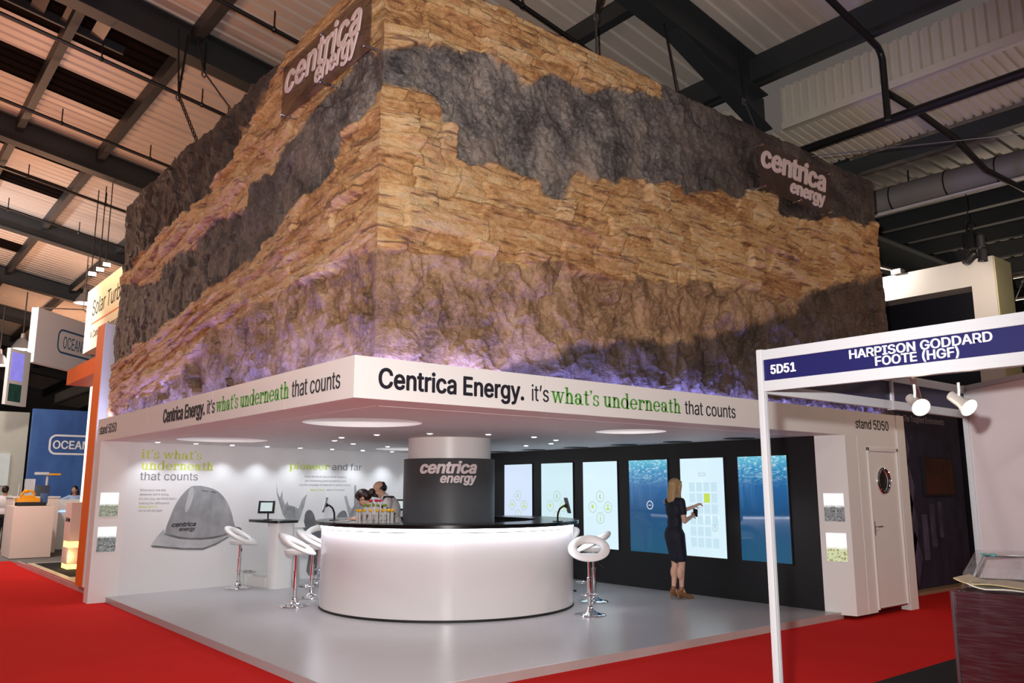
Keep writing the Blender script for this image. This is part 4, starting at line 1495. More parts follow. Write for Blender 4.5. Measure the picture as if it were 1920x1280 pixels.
for i, (s0, s1) in enumerate(spans):
    z0, z1 = .655, 2.145
    root = thing('touch_screen', slabels[i], 'screen', C_ + VU * (s0 + s1) / 2 + Vector((0, 0, z0)), 0, 'screens on the black wall')
    m = MB(); T = scrT(s1, z0, 0)
    W, H = s1 - s0, z1 - z0
    for bx in ((-.02, 0, -.02, H + .02), (W, W + .02, -.02, H + .02), (0, W, -.02, 0), (0, W, H, H + .02)):
        m.box(bx[0], bx[1], bx[2], bx[3], .001, .014, .002, 0, T)
    m.build('screen_frame', NEARBLACK, root)
    m = MB(); m.box(0, W, 0, H, .001, .010, 0, 0, T)
    disp = m.build('display', WATER if i in (3, 5) else SCR[min(i, 2)], root, smooth=None)
    sc = (s0 + s1) / 2
    if i < 3:
        m = MB()
        for (dx, dz) in ((0, .155), (-.19, -.03), (.19, -.03), (0, -.215)):
            ring(m, scrT(sc, 1.385 + dz, .0102) @ Matrix.Translation((dx, 0, 0)), .098, .010)
        T2 = scrT(sc, 1.385, .0102)
        m.prism([(-.03, .15), (.0, .20), (.02, .19), (.0, .155), (.025, .12), (.0, .11)], 0, .001, T2)
        m.build('icon_rings', ICON, disp, smooth=None)
        m = MB()
        m.prism(circle(.19, .0, .022, 16), 0, .0012, T2); m.prism([(.145, -.075), (.235, -.075), (.225, -.035), (.155, -.035)], 0, .0012, T2)
        m.prism([(-.225, -.01), (-.19, .02), (-.16, -.01), (-.17, -.05), (-.21, -.06)], 0, .0012, T2)
        m.prism([(-.012, -.27), (.012, -.27), (.012, -.20), (-.012, -.20)], 0, .0012, T2); m.prism(circle(0, -.165, .014, 14), 0, .0012, T2)
        m.build('icon_figures', ICONL, disp, smooth=None)
    elif i == 3:
        m = MB(); ring(m, scrT(3.05, 1.412, .0102), .070, .012); put_text(m, 'start', scrT(3.05, 1.404, .0102), .055, .016, .01, depth=.001, align='C'); m.build('icon_ring', WICON, disp, smooth=None)
    elif i == 4:
        m = MB(); put_text(m, '02:26', scrT(1.955, 1.868, .0102), .15, .058, -.01, depth=.001, align='C')
        ring(m, scrT(1.745, 1.09, .0102), .052, .007); m.prism([(-.008, -.005), (.008, -.005), (.010, .03), (-.010, .03)], 0, .001, scrT(1.745, 1.09, .0102)); m.prism(circle(0, -.02, .009, 12), 0, .001, scrT(1.745, 1.09, .0102))
        m.build('screen_text', SGREY, disp, smooth=None)
        m = MB(); m2 = MB()
        for r in range(6):
            for c in range(4):
                if r == 4 and c == 3:
                    continue
                tgt = m2 if (r == 1 and c == 2) else m
                x, y = 2.215 - .142 * c, 1.775 - .168 * r
                tgt.prism([(0, -.140), (.112, -.140), (.112, 0), (0, 0)], 0, .0010, scrT(x, y, .0102))
        m.build('grid_cells', CELL, disp, smooth=None)
        m2.build('selected_cell', M('cell_lime', (0, 0, 0), .5, emit=((.56, .74, .10), 1.0)), disp, smooth=None)

# light boxes with pictures in the pier faces
def lightbox_pic(name, c1, c2, sc, thr, kind):
    m, nt, b = nodes_of(name)
    N, L = nt.nodes, nt.links
    tc = N.new('ShaderNodeTexCoord')
    sx = N.new('ShaderNodeSeparateXYZ'); L.new(tc.outputs['Generated'], sx.inputs[0])
    if kind == 'dots':
        t = N.new('ShaderNodeTexVoronoi'); t.inputs['Scale'].default_value = sc
        out = t.outputs['Distance']
    else:
        t = N.new('ShaderNodeTexNoise'); t.inputs['Scale'].default_value = sc; t.inputs['Detail'].default_value = 6; t.inputs['Distortion'].default_value = 3.0
        out = t.outputs['Fac']
    L.new(tc.outputs['Object'], t.inputs['Vector'])
    cr = N.new('ShaderNodeValToRGB')
    cr.color_ramp.elements[0].position, cr.color_ramp.elements[0].color = (.10 if kind == 'dots' else .35), (*c1, 1)
    cr.color_ramp.elements[1].position, cr.color_ramp.elements[1].color = (.5 if kind == 'dots' else .65), (*c2, 1)
    L.new(out, cr.inputs['Fac'])
    n2 = N.new('ShaderNodeTexNoise'); n2.inputs['Scale'].default_value = 18
    L.new(tc.outputs['Object'], n2.inputs['Vector'])
    ad = N.new('ShaderNodeMath'); ad.operation = 'MULTIPLY_ADD'; ad.inputs[1].default_value = .12
    L.new(n2.outputs['Fac'], ad.inputs[0]); L.new(sx.outputs['Z'], ad.inputs[2])
    mr = N.new('ShaderNodeMapRange'); mr.inputs['From Min'].default_value = thr; mr.inputs['From Max'].default_value = thr + .10
    L.new(ad.outputs[0], mr.inputs['Value'])
    mx = N.new('ShaderNodeMix'); mx.data_type = 'RGBA'
    L.new(mr.outputs['Result'], mx.inputs['Factor']); L.new(cr.outputs['Color'], mx.inputs['A']); mx.inputs['B'].default_value = (1.0, 1.0, .98, 1)
    L.new(mx.outputs['Result'], b.inputs['Emission Color']); b.inputs['Emission Strength'].default_value = 1.0
    b.inputs['Base Color'].default_value = (.02, .02, .02, 1); b.inputs['Roughness'].default_value = .2
    return m


PL = frame((0, 7.99, 0), (1, 0, 0), (0, 0, 1))
PRu = (Vector((7.393, 0, 0)) - Vector((7.295, .396, 0))).normalized()
PR = frame((7.295, .396, 0), PRu, (0, 0, 1))
for T, x0, z0, z1, mt, lb in ((PL, .055, 1.26, 1.62, lightbox_pic('picture_grass', (.10, .11, .07), (.45, .46, .36), 22, .50, 'n'), 'upper light box with tufted grass picture in the left pier'),
                              (PL, .060, .74, 1.11, lightbox_pic('picture_twigs', (.02, .02, .022), (.36, .36, .36), 20, .60, 'n'), 'lower light box with dark twigs picture in the left pier'),
                              (PR, .075, 1.25, 1.62, lightbox_pic('picture_drifting_twigs', (.03, .03, .035), (.34, .33, .34), 26, .55, 'n'), 'upper light box with heap of twigs picture in the right pier'),
                              (PR, .075, .73, 1.10, lightbox_pic('picture_ball_flowers', (.20, .16, .03), (.62, .66, .40), 26, .48, 'dots'), 'lower light box with green ball flowers picture in the right pier')):
    root = thing('light_box', lb, 'light box', T @ Vector((x0, z0, 0)), 0, 'picture light boxes in the stand piers')
    W, H = .265, z1 - z0
    m = MB(); m.box(0, W, 0, H, .0005, .003, 0, 0, T @ Matrix.Translation((x0, z0, 0))); m.build('picture', mt, root, smooth=None)
    m = MB()
    for bx in ((-.006, 0, -.006, H + .006), (W, W + .006, -.006, H + .006), (0, W, -.006, 0), (0, W, H, H + .006)):
        m.box(bx[0], bx[1], bx[2], bx[3], .0005, .005, 0, 0, T @ Matrix.Translation((x0, z0, 0)))
    m.build('light_box_frame', WHITE, root, smooth=None)
# ------------------------------------------------------------------ stools
LEATHER = M('white_leather', srgb(232, 228, 226), .32, noise=(5, .03), bump=(60, .05, .002))


def make_stool():
    r = thing('bar_stool', 'x', 'stool', (0, 0, 0), 0, 'white ring-seat bar stools')
    m = MB(); m.lathe([(.001, 0), (.20, 0), (.206, .006), (.20, .014), (.13, .026), (.075, .05), (.045, .085), (.034, .12), (.001, .12)], 40); m.build('base', CHROME, r)
    m = MB(); m.lathe([(.030, .11), (.030, .44), (.034, .445), (.034, .47), (.022, .475), (.022, .70), (.001, .70)], 20); m.build('gas_column', CHROME, r)
    m = MB()
    pts = [(.03, .0, .27)] + [(.155 + .105 * math.cos(a), .105 * math.sin(a), .27) for a in [PI - .5 - (2 * PI - 1.0) * k / 24 for k in range(25)]] + [(.03, 0, .27)]
    m.tube(pts, .009, 8); m.lathe([(.031, .255), (.038, .258), (.038, .285), (.031, .288)], 20); m.build('footrest', CHROME, r)
    m = MB(); m.tube([(.0, .02, .685), (-.02, .10, .655), (-.04, .17, .60)], .006, 6); m.tube([(-.035, .155, .615), (-.05, .20, .575)], .011, 8); m.build('lever', NEARBLACK, r)
    m = MB(); m.lathe([(.001, .695), (.10, .695), (.15, .705), (.172, .73), (.168, .755), (.14, .768), (.001, .762)], 36); m.build('seat', LEATHER, r)
    # padded ring, low in front and rising behind the sitter
    n, k = 48, 16
    vs, fs = [], []
    for i in range(n):
        a = 2 * PI * i / n
        back = .5 - .5 * math.cos(a)              # 0 in front, 1 at the back
        cx, cy = .205 * math.cos(a), .215 * math.sin(a)
        rr, tt = .062 + .010 * back, .026 + .006 * back
        for j in range(k):
            b = 2 * PI * j / k
            rad = rr * math.cos(b) * (1 - .25 * back)
            h = tt * math.sin(b) * (1 + .5 * back)
            x, y, z = cx + rad * math.cos(a), cy + rad * math.sin(a), h
            z2 = .725 + z + .47 * (.205 - x)
            vs.append((x, y, z2 + .02 * back))
    for i in range(n):
        for j in range(k):
            i2, j2 = (i + 1) % n, (j + 1) % k
            fs.append((i * k + j, i2 * k + j, i2 * k + j2, i * k + j2))
    m = MB(); m.add(vs, fs); m.build('ring_back', LEATHER, r)
    return r


st0 = make_stool()
spots = [(2.19, 7.80, -.75, 'white ring-seat stool standing alone before the hard hat print'),
         (2.02, 5.27, -.68, 'white ring-seat stool at the left side of the round counter, fully visible'),
         (3.40, 7.36, -2.2, 'white ring-seat stool beside the wall desk, its back turned to the viewer'),
         (2.60, 5.96, -.68, 'white ring-seat stool half hidden behind the left end of the counter'),
         (4.63, 2.12, -2.34, 'white ring-seat stool in front at the right end of the counter'),
         (5.55, 2.97, 2.46, 'white ring-seat stool just behind the front one at the right end of the counter'),
         (6.05, 4.15, 3.1, 'white ring-seat stool mostly hidden behind the right end of the counter')]
for i, (x, y, rz, lb) in enumerate(spots):
    s = st0 if i == 0 else dup(st0)
    s.location = (x, y, ZF); s.rotation_euler = (0, 0, rz); s['label'] = lb

# ------------------------------------------------------------------ wall desks and tablets
def make_desk():
    r = thing('wall_desk', 'x', 'desk', (0, 0, 0), 0, 'wall desks under the tablets')
    def rr(x0, x1, y0, y1, q, n=6):
        out = []
        for cx, cy, a in ((x1 - q, y1 - q, 0), (x0 + q, y1 - q, 90), (x0 + q, y0 + q, 180), (x1 - q, y0 + q, 270)):
            out += [(cx + q * math.cos(math.radians(a + 90 * k / n)), cy + q * math.sin(math.radians(a + 90 * k / n))) for k in range(n + 1)]
        return out
    m = MB(); m.prism(rr(-.02, .43, -.05, .95, .10), 1.04, 1.08); m.build('desk_top', MATS['black_countertop'], r)
    m = MB(); m.prism(rr(.0, .38, .0, .26, .09), 0, 1.04); m.build('leg_panel', WHITE, r)
    m = MB(); m.prism([(0, .26), (.38, .26), (.38, .95), (0, .95)], 0, .16); m.build('plinth', WHITE, r, smooth=None)
    m = MB(); m.prism([(.26, 0), (.34, 0), (.40, .10), (.95, .10), (.95, .0)], 0, .38, frame((.38, 0, .94), (0, 1, 0), (0, 0, 1))); m.build('bracket', WHITE, r, smooth=None)
    return r


desk0 = make_desk()
desk0.location = (2.56, 7.28, ZF); desk0.rotation_euler = (0, 0, .10)
desk0['label'] = 'white wall desk with black top beside the moose print'
d1 = dup(desk0, (5.05, 7.55, ZF), .12, 'white wall desk with black top peeping out left of the column')

TABF = M('tablet_black', (.010, .010, .011), .3)
TABS = M('tablet_screen', (.02, .02, .02), .1, emit=((.72, .84, .84), .8))


def make_tablet():
    r = thing('tablet_stand', 'x', 'tablet', (0, 0, 0), 0, 'black tablets on curved stands')
    m = MB(); m.lathe([(.001, 0), (.07, 0), (.072, .006), (.06, .010), (.001, .012)], 28); m.build('base', TABF, r)
    m = MB(); m.tube([(0, 0, .01), (0, 0, .05), (.005, 0, .11), (.03, 0, .17), (.075, 0, .205), (.12, 0, .21)], .013, 10); m.build('gooseneck', TABF, r)
    T = Matrix.Translation((.135, 0, .215)) @ Matrix.Rotation(math.radians(-14), 4, 'Y')
    m = MB(); m.box(-.012, .012, -.135, .135, -.105, .105, .011, 0, T, 3); m.ball(T @ Vector((-.018, 0, 0)), .03, 12); tc_ = m.build('tablet_case', TABF, r)
    m = MB(); m.box(.0118, .0132, -.098, .098, -.072, .072, .0, 0, T); m.build('display', TABS, tc_)
    return r


tb0 = make_tablet()
tb0.location = (2.40, 4.92, 1.243); tb0.rotation_euler = (0, 0, math.atan2(.42, -.9)); tb0['label'] = 'black tablet on a curved stand at the left of the counter top'
dup(tb0, (4.54, 2.62, 1.243), math.atan2(-.92, .38) + .55, 'black tablet on a curved stand at the right end of the counter top')
dup(tb0, (2.62, 7.74, ZF + 1.08), -2.2, 'black framed tablet on the wall desk beside the moose print')
dup(tb0, (5.22, 7.80, ZF + 1.08), -2.2, 'black framed tablet showing between the bending man and the column')

# brochures on the counter
PAPER = M('paper', srgb(225, 222, 215), .6)
DPAPER = M('dark_paper', (.03, .03, .035), .4)
for i, (x, y, a, mm, lb) in enumerate(((2.36, 4.62, .5, PAPER, 'pale brochure lying on the counter beside the left tablet'), (2.40, 4.36, 1.0, DPAPER, 'dark brochure lying on the counter between the tablet and the tubes'), (2.28, 4.12, .7, PAPER, 'pale brochure lying on the counter beside the rack of tubes'))):
    m = MB(); m.box(-.105, .105, -.074, .074, 0, .006, .001, 0, Matrix.Translation((x, y, 1.2432)) @ Matrix.Rotation(a, 4, 'Z'))
    tag(m.build('brochure', mm), lb, 'brochure', 'brochures on the counter')

# ------------------------------------------------------------------ tubes with ball flowers
GLASS = M('tube_glass', (.93, .94, .95), .08, alpha=.38)
YB = M('ball_yellow', srgb(238, 180, 20), .6, bump=(90, .3, .003)); GB = M('ball_green', srgb(118, 150, 45), .6, bump=(90, .3, .003)); PB = M('ball_pink', srgb(190, 40, 72), .6, bump=(90, .3, .003))
STEMM = M('flower_stem', srgb(120, 135, 70), .6)
RKX, RKY = 2.31, 3.64
rdir = Vector((math.sin(YAW), -math.cos(YAW), 0)); fdir = Vector((math.cos(YAW), math.sin(YAW), 0))
root = thing('tube_rack', 'clear wire rack holding test tubes of coloured balls on the counter', 'rack', (RKX, RKY, 1.243))
m = MB()
for z in (.045, .105):
    for q in (1.0, .62):
        m.tube([Vector((RKX, RKY, 1.243 + z)) + rdir * .23 * q * math.cos(a) + fdir * .085 * q * math.sin(a) for a in [2 * PI * k / 36 for k in range(36)]], .0025, 6, closed=True)
m.build('wire_hoop', CHROME, root)
for k in range(4):
    a = PI / 4 + k * PI / 2
    p = Vector((RKX, RKY, 1.243)) + rdir * .23 * math.cos(a) + fdir * .085 * math.sin(a)
    m = MB(); m.tube([p, p + Vector((0, 0, .11))], .003, 6); m.build('leg', CHROME, root)


def make_tube(h):
    r = thing('test_tube', 'clear test tube standing in the wire rack on the counter', 'test tube', (0, 0, 0), 0, 'test tubes in the counter rack')
    m = MB(); m.lathe([(.001, .001), (.010, .004), (.0125, .014), (.0125, h), (.0105, h), (.0105, .014), (.001, .006)], 14); m.build('glass_wall', GLASS, r)
    return r


def make_flower(h, mt, lb, nm):
    r = thing('ball_flower', lb, 'flower', (0, 0, 0), 0, nm)
    m = MB(); m.tube([(0, 0, .012), (0, 0, h)], .0025, 6); m.build('stem', STEMM, r)
    m = MB(); m.ball((0, 0, h), (.021, .021, .018), 14); m.build('flower_head', mt, r)
    return r


for (n, q, h, mt, lb, nm, off) in ((17, 1.0, .165, YB, 'yellow ball flower in a tube of the counter rack', 'yellow ball flowers', .1), (8, .60, .232, GB, 'green ball flower in a taller tube of the counter rack', 'green ball flowers', .3),
                                   (5, .30, .288, PB, 'pink ball flower in the tallest tubes of the counter rack', 'pink ball flowers', .2)):
    t0 = f0 = None
    for k in range(n):
        a = off + 2 * PI * k / n
        p = Vector((RKX, RKY, 1.243)) + rdir * .23 * q * math.cos(a) + fdir * .085 * q * math.sin(a)
        if t0 is None:
            t0, f0 = make_tube(h - .025), make_flower(h, mt, lb, nm); t, f = t0, f0
        else:
            t, f = dup(t0), dup(f0)
        t.location = p; f.location = p
        t['label'] = {'yellow ball flowers': 'clear test tube of the outer ring holding a yellow ball', 'green ball flowers': 'taller clear test tube holding a green ball', 'pink ball flowers': 'tallest clear test tube holding a pink ball'}[nm]
        t['group'] = 'test tubes under the ' + nm
# ------------------------------------------------------------------ people
def blob(name, shapes, voxel, mt, parent, smooth=4, label=None):
    """one continuous skin round tapered limbs ('c', p0, p1, r0, r1) and ellipsoids ('e', centre, radii[, rotation])"""
    m = MB()
    for s in shapes:
        if s[0] == 'c':
            p0, p1, r0, r1 = Vector(s[1]), Vector(s[2]), s[3], s[4]
            d = p1 - p0
            n = max(2, int(d.length / .02))
            m.tube([p0 + d * k / n for k in range(n + 1)], [r0 + (r1 - r0) * k / n for k in range(n + 1)], 14)
            m.ball(p0, r0, 14); m.ball(p1, r1, 14)
        else:
            m.ball(s[1], s[2], 20, 0, s[3] if len(s) > 3 else None)
    me = bpy.data.meshes.new('tmp')
    me.from_pydata(m.v, [], m.f)
    bm = bmesh.new(); bm.from_mesh(me); bmesh.ops.recalc_face_normals(bm, faces=bm.faces); bm.to_mesh(me); bm.free()
    o = bpy.data.objects.new('tmp', me)
    COL.objects.link(o)
    r = o.modifiers.new('r', 'REMESH'); r.mode = 'VOXEL'; r.voxel_size = voxel
    if smooth:
        k = o.modifiers.new('s', 'SMOOTH'); k.factor = .5; k.iterations = smooth
    dg = bpy.context.evaluated_depsgraph_get()
    out = bpy.data.meshes.new_from_object(o.evaluated_get(dg))
    bpy.data.objects.remove(o)
    out.name = name
    out.polygons.foreach_set('use_smooth', [True] * len(out.polygons))
    out.materials.clear(); out.materials.append(mt)
    ob = bpy.data.objects.new(name, out)
    COL.objects.link(ob)
    ob.parent = parent
    if label:
        ob['label'] = label
    return ob


V = Vector
SKIN = M('skin_fair', (.62, .36, .26), .5, noise=(12, .06)); SKIN2 = M('skin_tan', (.48, .25, .16), .5, noise=(12, .06))


def head_shapes(c, f, up, s=1.0):
    """skull, jaw, nose, ears; c centre, f facing, up crown direction"""
    c, f, up = V(c), V(f).normalized(), V(up).normalized()
    up = (up - f * up.dot(f)).normalized()
    l = up.cross(f)
    R = Matrix((f, l, up)).transposed().to_4x4()
    P = lambda a, b, d: c + (f * a + l * b + up * d) * s
    return [('e', P(-.012, 0, .025), (.094 * s, .074 * s, .092 * s), R), ('e', P(.022, 0, -.045), (.064 * s, .056 * s, .068 * s), R), ('e', P(.040, 0, -.088), (.034 * s, .034 * s, .024 * s), R),
            ('c', P(.085, 0, .005), P(.104, 0, -.026), .009 * s, .013 * s), ('e', P(-.008, .075 * 1.0, -.008), (.016 * s, .008 * s, .030 * s), R), ('e', P(-.008, -.075, -.008), (.016 * s, .008 * s, .030 * s), R),
            ('c', P(.070, .035, .018), P(.070, -.035, .018), .015 * s, .015 * s)], P


def face_bits(P, root, s=1.0):
    for b in (.030, -.030):
        m = MB(); m.ball(P(.078, b, .004), .0115 * s, 10); m.build('eye', M('eye_white', (.75, .72, .70), .2), root)
    m = MB(); m.ball(P(.086, 0, -.058), (.010 * s, .022 * s, .008 * s), 12); m.build('lips', M('lips', (.45, .13, .12), .45), root)


def hand_shapes(w, d, n, curl=.5, side=1, spread=1.0, s=1.0, point=False):
    """palm at wrist w pointing along d, palm normal n; five unequal fingers"""
    w, d, n = V(w), V(d).normalized(), V(n).normalized()
    n = (n - d * n.dot(d)).normalized()
    t = d.cross(n) * side
    out = [('c', w, w + d * .035 * s, .022 * s, .026 * s), ('e', w + d * .055 * s, (.048 * s, .040 * s, .016 * s), Matrix((d, t, n)).transposed().to_4x4())]
    for k, (o, ln) in enumerate(((.028, .068), (.010, .078), (-.009, .072), (-.026, .056))):
        cu = 0.05 if (point and k == 0) else (curl + (.5 if point else 0))
        p0 = w + d * .088 * s + t * o * s
        d1 = (d * math.cos(cu * .6) + n * math.sin(cu * .6) + t * o * 2.0 * spread).normalized()
        d2 = (d * math.cos(cu * 1.5) + n * math.sin(cu * 1.5) + t * o * spread).normalized()
        p1 = p0 + d1 * ln * .52 * s
        p2 = p1 + d2 * ln * .55 * s
        out += [('c', p0 - d * .01, p1, .0088 * s, .0082 * s), ('c', p1, p2, .0082 * s, .0070 * s)]
    b = w + d * .030 * s + t * .030 * s
    q = b + (d * .6 + t * .75 + n * .25).normalized() * .040 * s
    out += [('c', b - t * .01, q, .012 * s, .0095 * s), ('c', q, q + (d * .85 + t * .25 + n * .45).normalized() * .032 * s, .0095 * s, .0078 * s)]
    return out


def shoe(root, a, d, hs, mt, name='shoe'):
    """a ankle, d toe direction"""
    a, d = V(a), V(d).normalized()
    g = V((a.x, a.y, 0))
    sh = [('c', g + d * .15 + V((0, 0, .024)), g + d * .03 + V((0, 0, .035 + hs * .4)), .030, .036), ('c', g + d * .03 + V((0, 0, .035 + hs * .4)), g - d * .045 + V((0, 0, .035 + hs)), .036, .034),
          ('c', g - d * .01 + V((0, 0, .05 + hs)), V((a.x, a.y, hs + .09)), .038, .038), ('c', g + d * .19 + V((0, 0, .016)), g + d * .13 + V((0, 0, .02)), .016, .028)]
    if hs > .02:
        sh += [('c', g - d * .055 + V((0, 0, .004)), g - d * .05 + V((0, 0, hs + .02)), .009, .018)]
    return blob(name, sh, .007, mt, root, 2)


# --- woman at the touch screen; local frame: faces +x, left is +y
NAVY = M('navy_dress', (.006, .006, .016), .7, noise=(30, .2))
BLONDE = M('blonde_hair', (.40, .26, .12), .42, noise=(30, .35), stretch=(6, 6, .6), bump=(40, .5, .004))
r = thing('person', 'woman in a navy dress with blonde hair pointing at the white touch screen', 'person', (0, 0, 0))
hs, P = head_shapes((.03, 0, 1.625), (.95, .05, -.05), (0, 0, 1), .98)
b = hs + [('c', (-.005, 0, 1.44), (.012, 0, 1.58), .050, .048),
          ('e', (-.01, 0, 1.30), (.100, .150, .19)), ('c', (-.02, .15, 1.40), (-.02, -.15, 1.40), .058, .058), ('e', (-.01, 0, 1.10), (.085, .115, .15)), ('e', (-.02, 0, .94), (.110, .155, .14)),
          ('c', (-.02, .085, .90), (.02, .060, .53), .085, .056), ('c', (.02, .060, .53), (-.03, .05, .15), .053, .032), ('e', (-.015, .058, .38), (.05, .048, .10)),
          ('c', (-.02, -.085, .90), (.05, -.055, .53), .085, .056), ('c', (.05, -.055, .53), (.06, -.02, .15), .053, .032), ('e', (.02, -.045, .38), (.05, .048, .10)),
          ('c', (-.015, .145, 1.385), (.18, .15, 1.24), .048, .038), ('c', (.18, .17, 1.24), (.425, .07, 1.33), .038, .025),
          ('c', (-.02, -.185, 1.41), (-.01, -.235, 1.13), .048, .038), ('c', (-.01, -.235, 1.13), (.20, -.14, 1.19), .038, .025),
          ('c', (-.03, .05, .15), (.04, .05, .05), .035, .028), ('c', (.06, -.02, .15), (.13, -.01, .05), .035, .028)]
b += hand_shapes((.425, .07, 1.33), (.86, -.18, .40), (.1, -.6, -.6), .55, 1, 1, .95, point=True)
b += hand_shapes((.20, -.14, 1.19), (.75, .35, .42), (-.1, .7, -.4), 1.0, -1, .5, .95)
bd_ = blob('body', b, .0062, SKIN, r, 2)
face_bits(P, bd_, .98)
dr = [('e', (-.01, 0, 1.30), (.112, .160, .185)), ('c', (-.02, .12, 1.405), (-.02, -.15, 1.405), .064, .066), ('e', (-.01, 0, 1.10), (.098, .130, .16)), ('e', (-.025, 0, .93), (.128, .170, .16)),
      ('c', (-.02, .07, .92), (.025, .055, .60), .112, .090), ('c', (-.02, -.07, .92), (.045, -.050, .60), .112, .090), ('c', (0, 0, .9), (.03, 0, .60), .12, .095),
      ('c', (-.015, .145, 1.385), (.08, .155, 1.31), .058, .050), ('c', (-.02, -.185, 1.41), (-.013, -.215, 1.25), .060, .054)]
blob('dress', dr, .009, NAVY, r, 4)
ha = [('e', P(-.020, 0, .040), (.104, .086, .094)), ('e', P(-.050, 0, -.03), (.075, .090, .10)), ('c', P(-.07, .03, -.06), P(-.085, .045, -.20), .055, .040), ('c', P(-.07, -.03, -.06), P(-.085, -.045, -.20), .055, .040),
      ('c', P(-.075, 0, -.06), P(-.095, 0, -.21), .055, .045), ('c', P(.03, .080, .03), P(-.005, .085, -.17), .022, .022), ('c', P(.03, -.080, .03), P(-.005, -.085, -.17), .022, .022), ('c', P(.055, .04, .085), P(.03, -.07, .07), .028, .028)]
blob('hair', ha, .008, BLONDE, r, 3)
SHOEB = M('brown_leather', (.22, .095, .04), .3)
shoe(r, (-.03, .05, .14), (.96, .2, 0), .075, SHOEB); shoe(r, (.06, -.02, .14), (.98, -.1, 0), .075, SHOEB)
m = MB()
m.tube([(-.06, .06, 1.475), (.07, .055, 1.42), (.105, .02, 1.28), (.14, -.03, 1.24)], .006, 6); m.tube([(-.06, -.06, 1.475), (.07, -.055, 1.42), (.105, -.02, 1.28), (.14, -.03, 1.24)], .006, 6)
m.build('lanyard', M('lanyard_lime', srgb(150, 190, 40), .6), r)
m = MB(); m.tube([(.40 + .026 * math.cos(a) * .2, 0.08 + .027 * math.sin(a), 1.32 + .027 * math.cos(a)) for a in [2 * PI * k / 20 for k in range(20)]], .003, 6, closed=True); m.build('bracelet', CHROME, r)
WP, WR = (6.71, 2.40, ZF), -.22
r.location = WP; r.rotation_euler = (0, 0, WR)
WM = Matrix.LocRotScale(V(WP), Euler((0, 0, WR)), None)
m = MB(); T = WM @ Matrix.Translation((.285, -.125, 1.245)) @ Euler((.3, -.5, .4)).to_matrix().to_4x4()
rt = thing('phone', 'small dark phone held in the near hand of the woman in navy', 'phone', T.translation)
m.box(-.006, .006, -.035, .035, -.065, .065, .005, 0, T); m.build('phone_body', TABF, rt)
m = MB(); m.box(-.0072, -.0058, -.030, .030, -.055, .055, 0, 0, T); m.build('phone_screen', M('phone_glass', (.02, .02, .025), .08), rt)

# --- woman bending over behind the counter
BLOUSE = M('white_shirt', srgb(222, 214, 214), .75, noise=(6, .05), bump=(14, .25, .01))
APRON = M('dark_apron', (.012, .010, .014), .7)
DHAIR = M('dark_brown_hair', (.022, .010, .007), .38, noise=(30, .4), stretch=(6, 6, .8), bump=(40, .4, .004))
r = thing('person', 'dark-haired woman in a white shirt bending over behind the rack of coloured balls', 'person', (0, 0, 0))
hs, P = head_shapes((.235, 0, 1.465), (.86, .0, -.62), (.62, 0, .80), 1.02)
arms = [('c', (.02, .17, 1.27), (.12, .24, 1.06), .052, .042), ('c', (.12, .24, 1.06), (.34, .13, 1.17), .040, .027), ('c', (.02, -.17, 1.27), (.12, -.24, 1.06), .052, .042), ('c', (.12, -.24, 1.06), (.34, -.12, 1.18), .040, .027)]
b = hs + [('c', (.06, 0, 1.31), (.20, 0, 1.42), .052, .050), ('e', (-.03, 0, 1.18), (.12, .15, .17)), ('c', (.02, .14, 1.28), (.02, -.14, 1.28), .06, .06), ('e', (-.12, 0, 1.00), (.12, .15, .16)), ('e', (-.17, 0, .90), (.13, .16, .13))] + arms
b += [('c', (-.16, .09, .86), (-.06, .09, .46), .088, .058), ('c', (-.06, .09, .46), (-.13, .09, .07), .055, .038), ('c', (-.16, -.09, .86), (-.06, -.09, .46), .088, .058), ('c', (-.06, -.09, .46), (-.13, -.09, .07), .055, .038)]
b += hand_shapes((.34, .13, 1.17), (.85, -.2, -.10), (0, 0, -1), .5, 1) + hand_shapes((.34, -.12, 1.18), (.85, .2, -.10), (0, 0, -1), .5, -1)
bd_ = blob('body', b, .0065, SKIN, r, 2); face_bits(P, bd_)
blob('shirt', [('e', (-.03, 0, 1.18), (.135, .165, .18)), ('c', (.02, .145, 1.285), (.02, -.145, 1.285), .070, .070), ('e', (-.12, 0, 1.00), (.135, .165, .17)), ('e', (-.17, 0, .92), (.145, .175, .12)),
               ('c', (.02, .17, 1.27), (.11, .235, 1.08), .066, .058), ('c', (.02, -.17, 1.27), (.11, -.235, 1.08), .066, .058)], .009, BLOUSE, r, 3)
blob('trousers', [('e', (-.17, 0, .88), (.142, .172, .12)), ('c', (-.16, .09, .86), (-.06, .09, .46), .098, .070), ('c', (-.06, .09, .46), (-.12, .09, .09), .068, .062), ('c', (-.16, -.09, .86), (-.06, -.09, .46), .098, .070), ('c', (-.06, -.09, .46), (-.12, -.09, .09), .068, .062)], .01, APRON, r, 3)
blob('apron', [('c', (.085, .05, 1.20), (.0, .07, .96), .055, .05), ('c', (.085, -.05, 1.20), (.0, -.07, .96), .055, .05), ('c', (.0, .07, .96), (-.02, .09, .60), .07, .05), ('c', (.0, -.07, .96), (-.02, -.09, .60), .07, .05), ('c', (.055, .06, 1.33), (-.06, .10, 1.345), .018, .018), ('c', (.055, -.06, 1.33), (-.06, -.10, 1.345), .018, .018)], .009, APRON, r, 2)
ha = [('e', P(-.022, 0, .045), (.104, .088, .086)), ('e', P(-.055, 0, .0), (.080, .088, .08)), ('c', P(.04, .05, .085), P(.07, -.02, .075), .030, .026), ('c', P(.06, .05, .06), P(.055, .074, .0), .020, .012), ('c', P(.06, -.05, .06), P(.055, -.074, .0), .020, .012),
      ('e', P(-.145, 0, -.005), (.055, .052, .060)), ('c', P(-.12, 0, -.01), P(-.175, 0, -.09), .045, .022)]
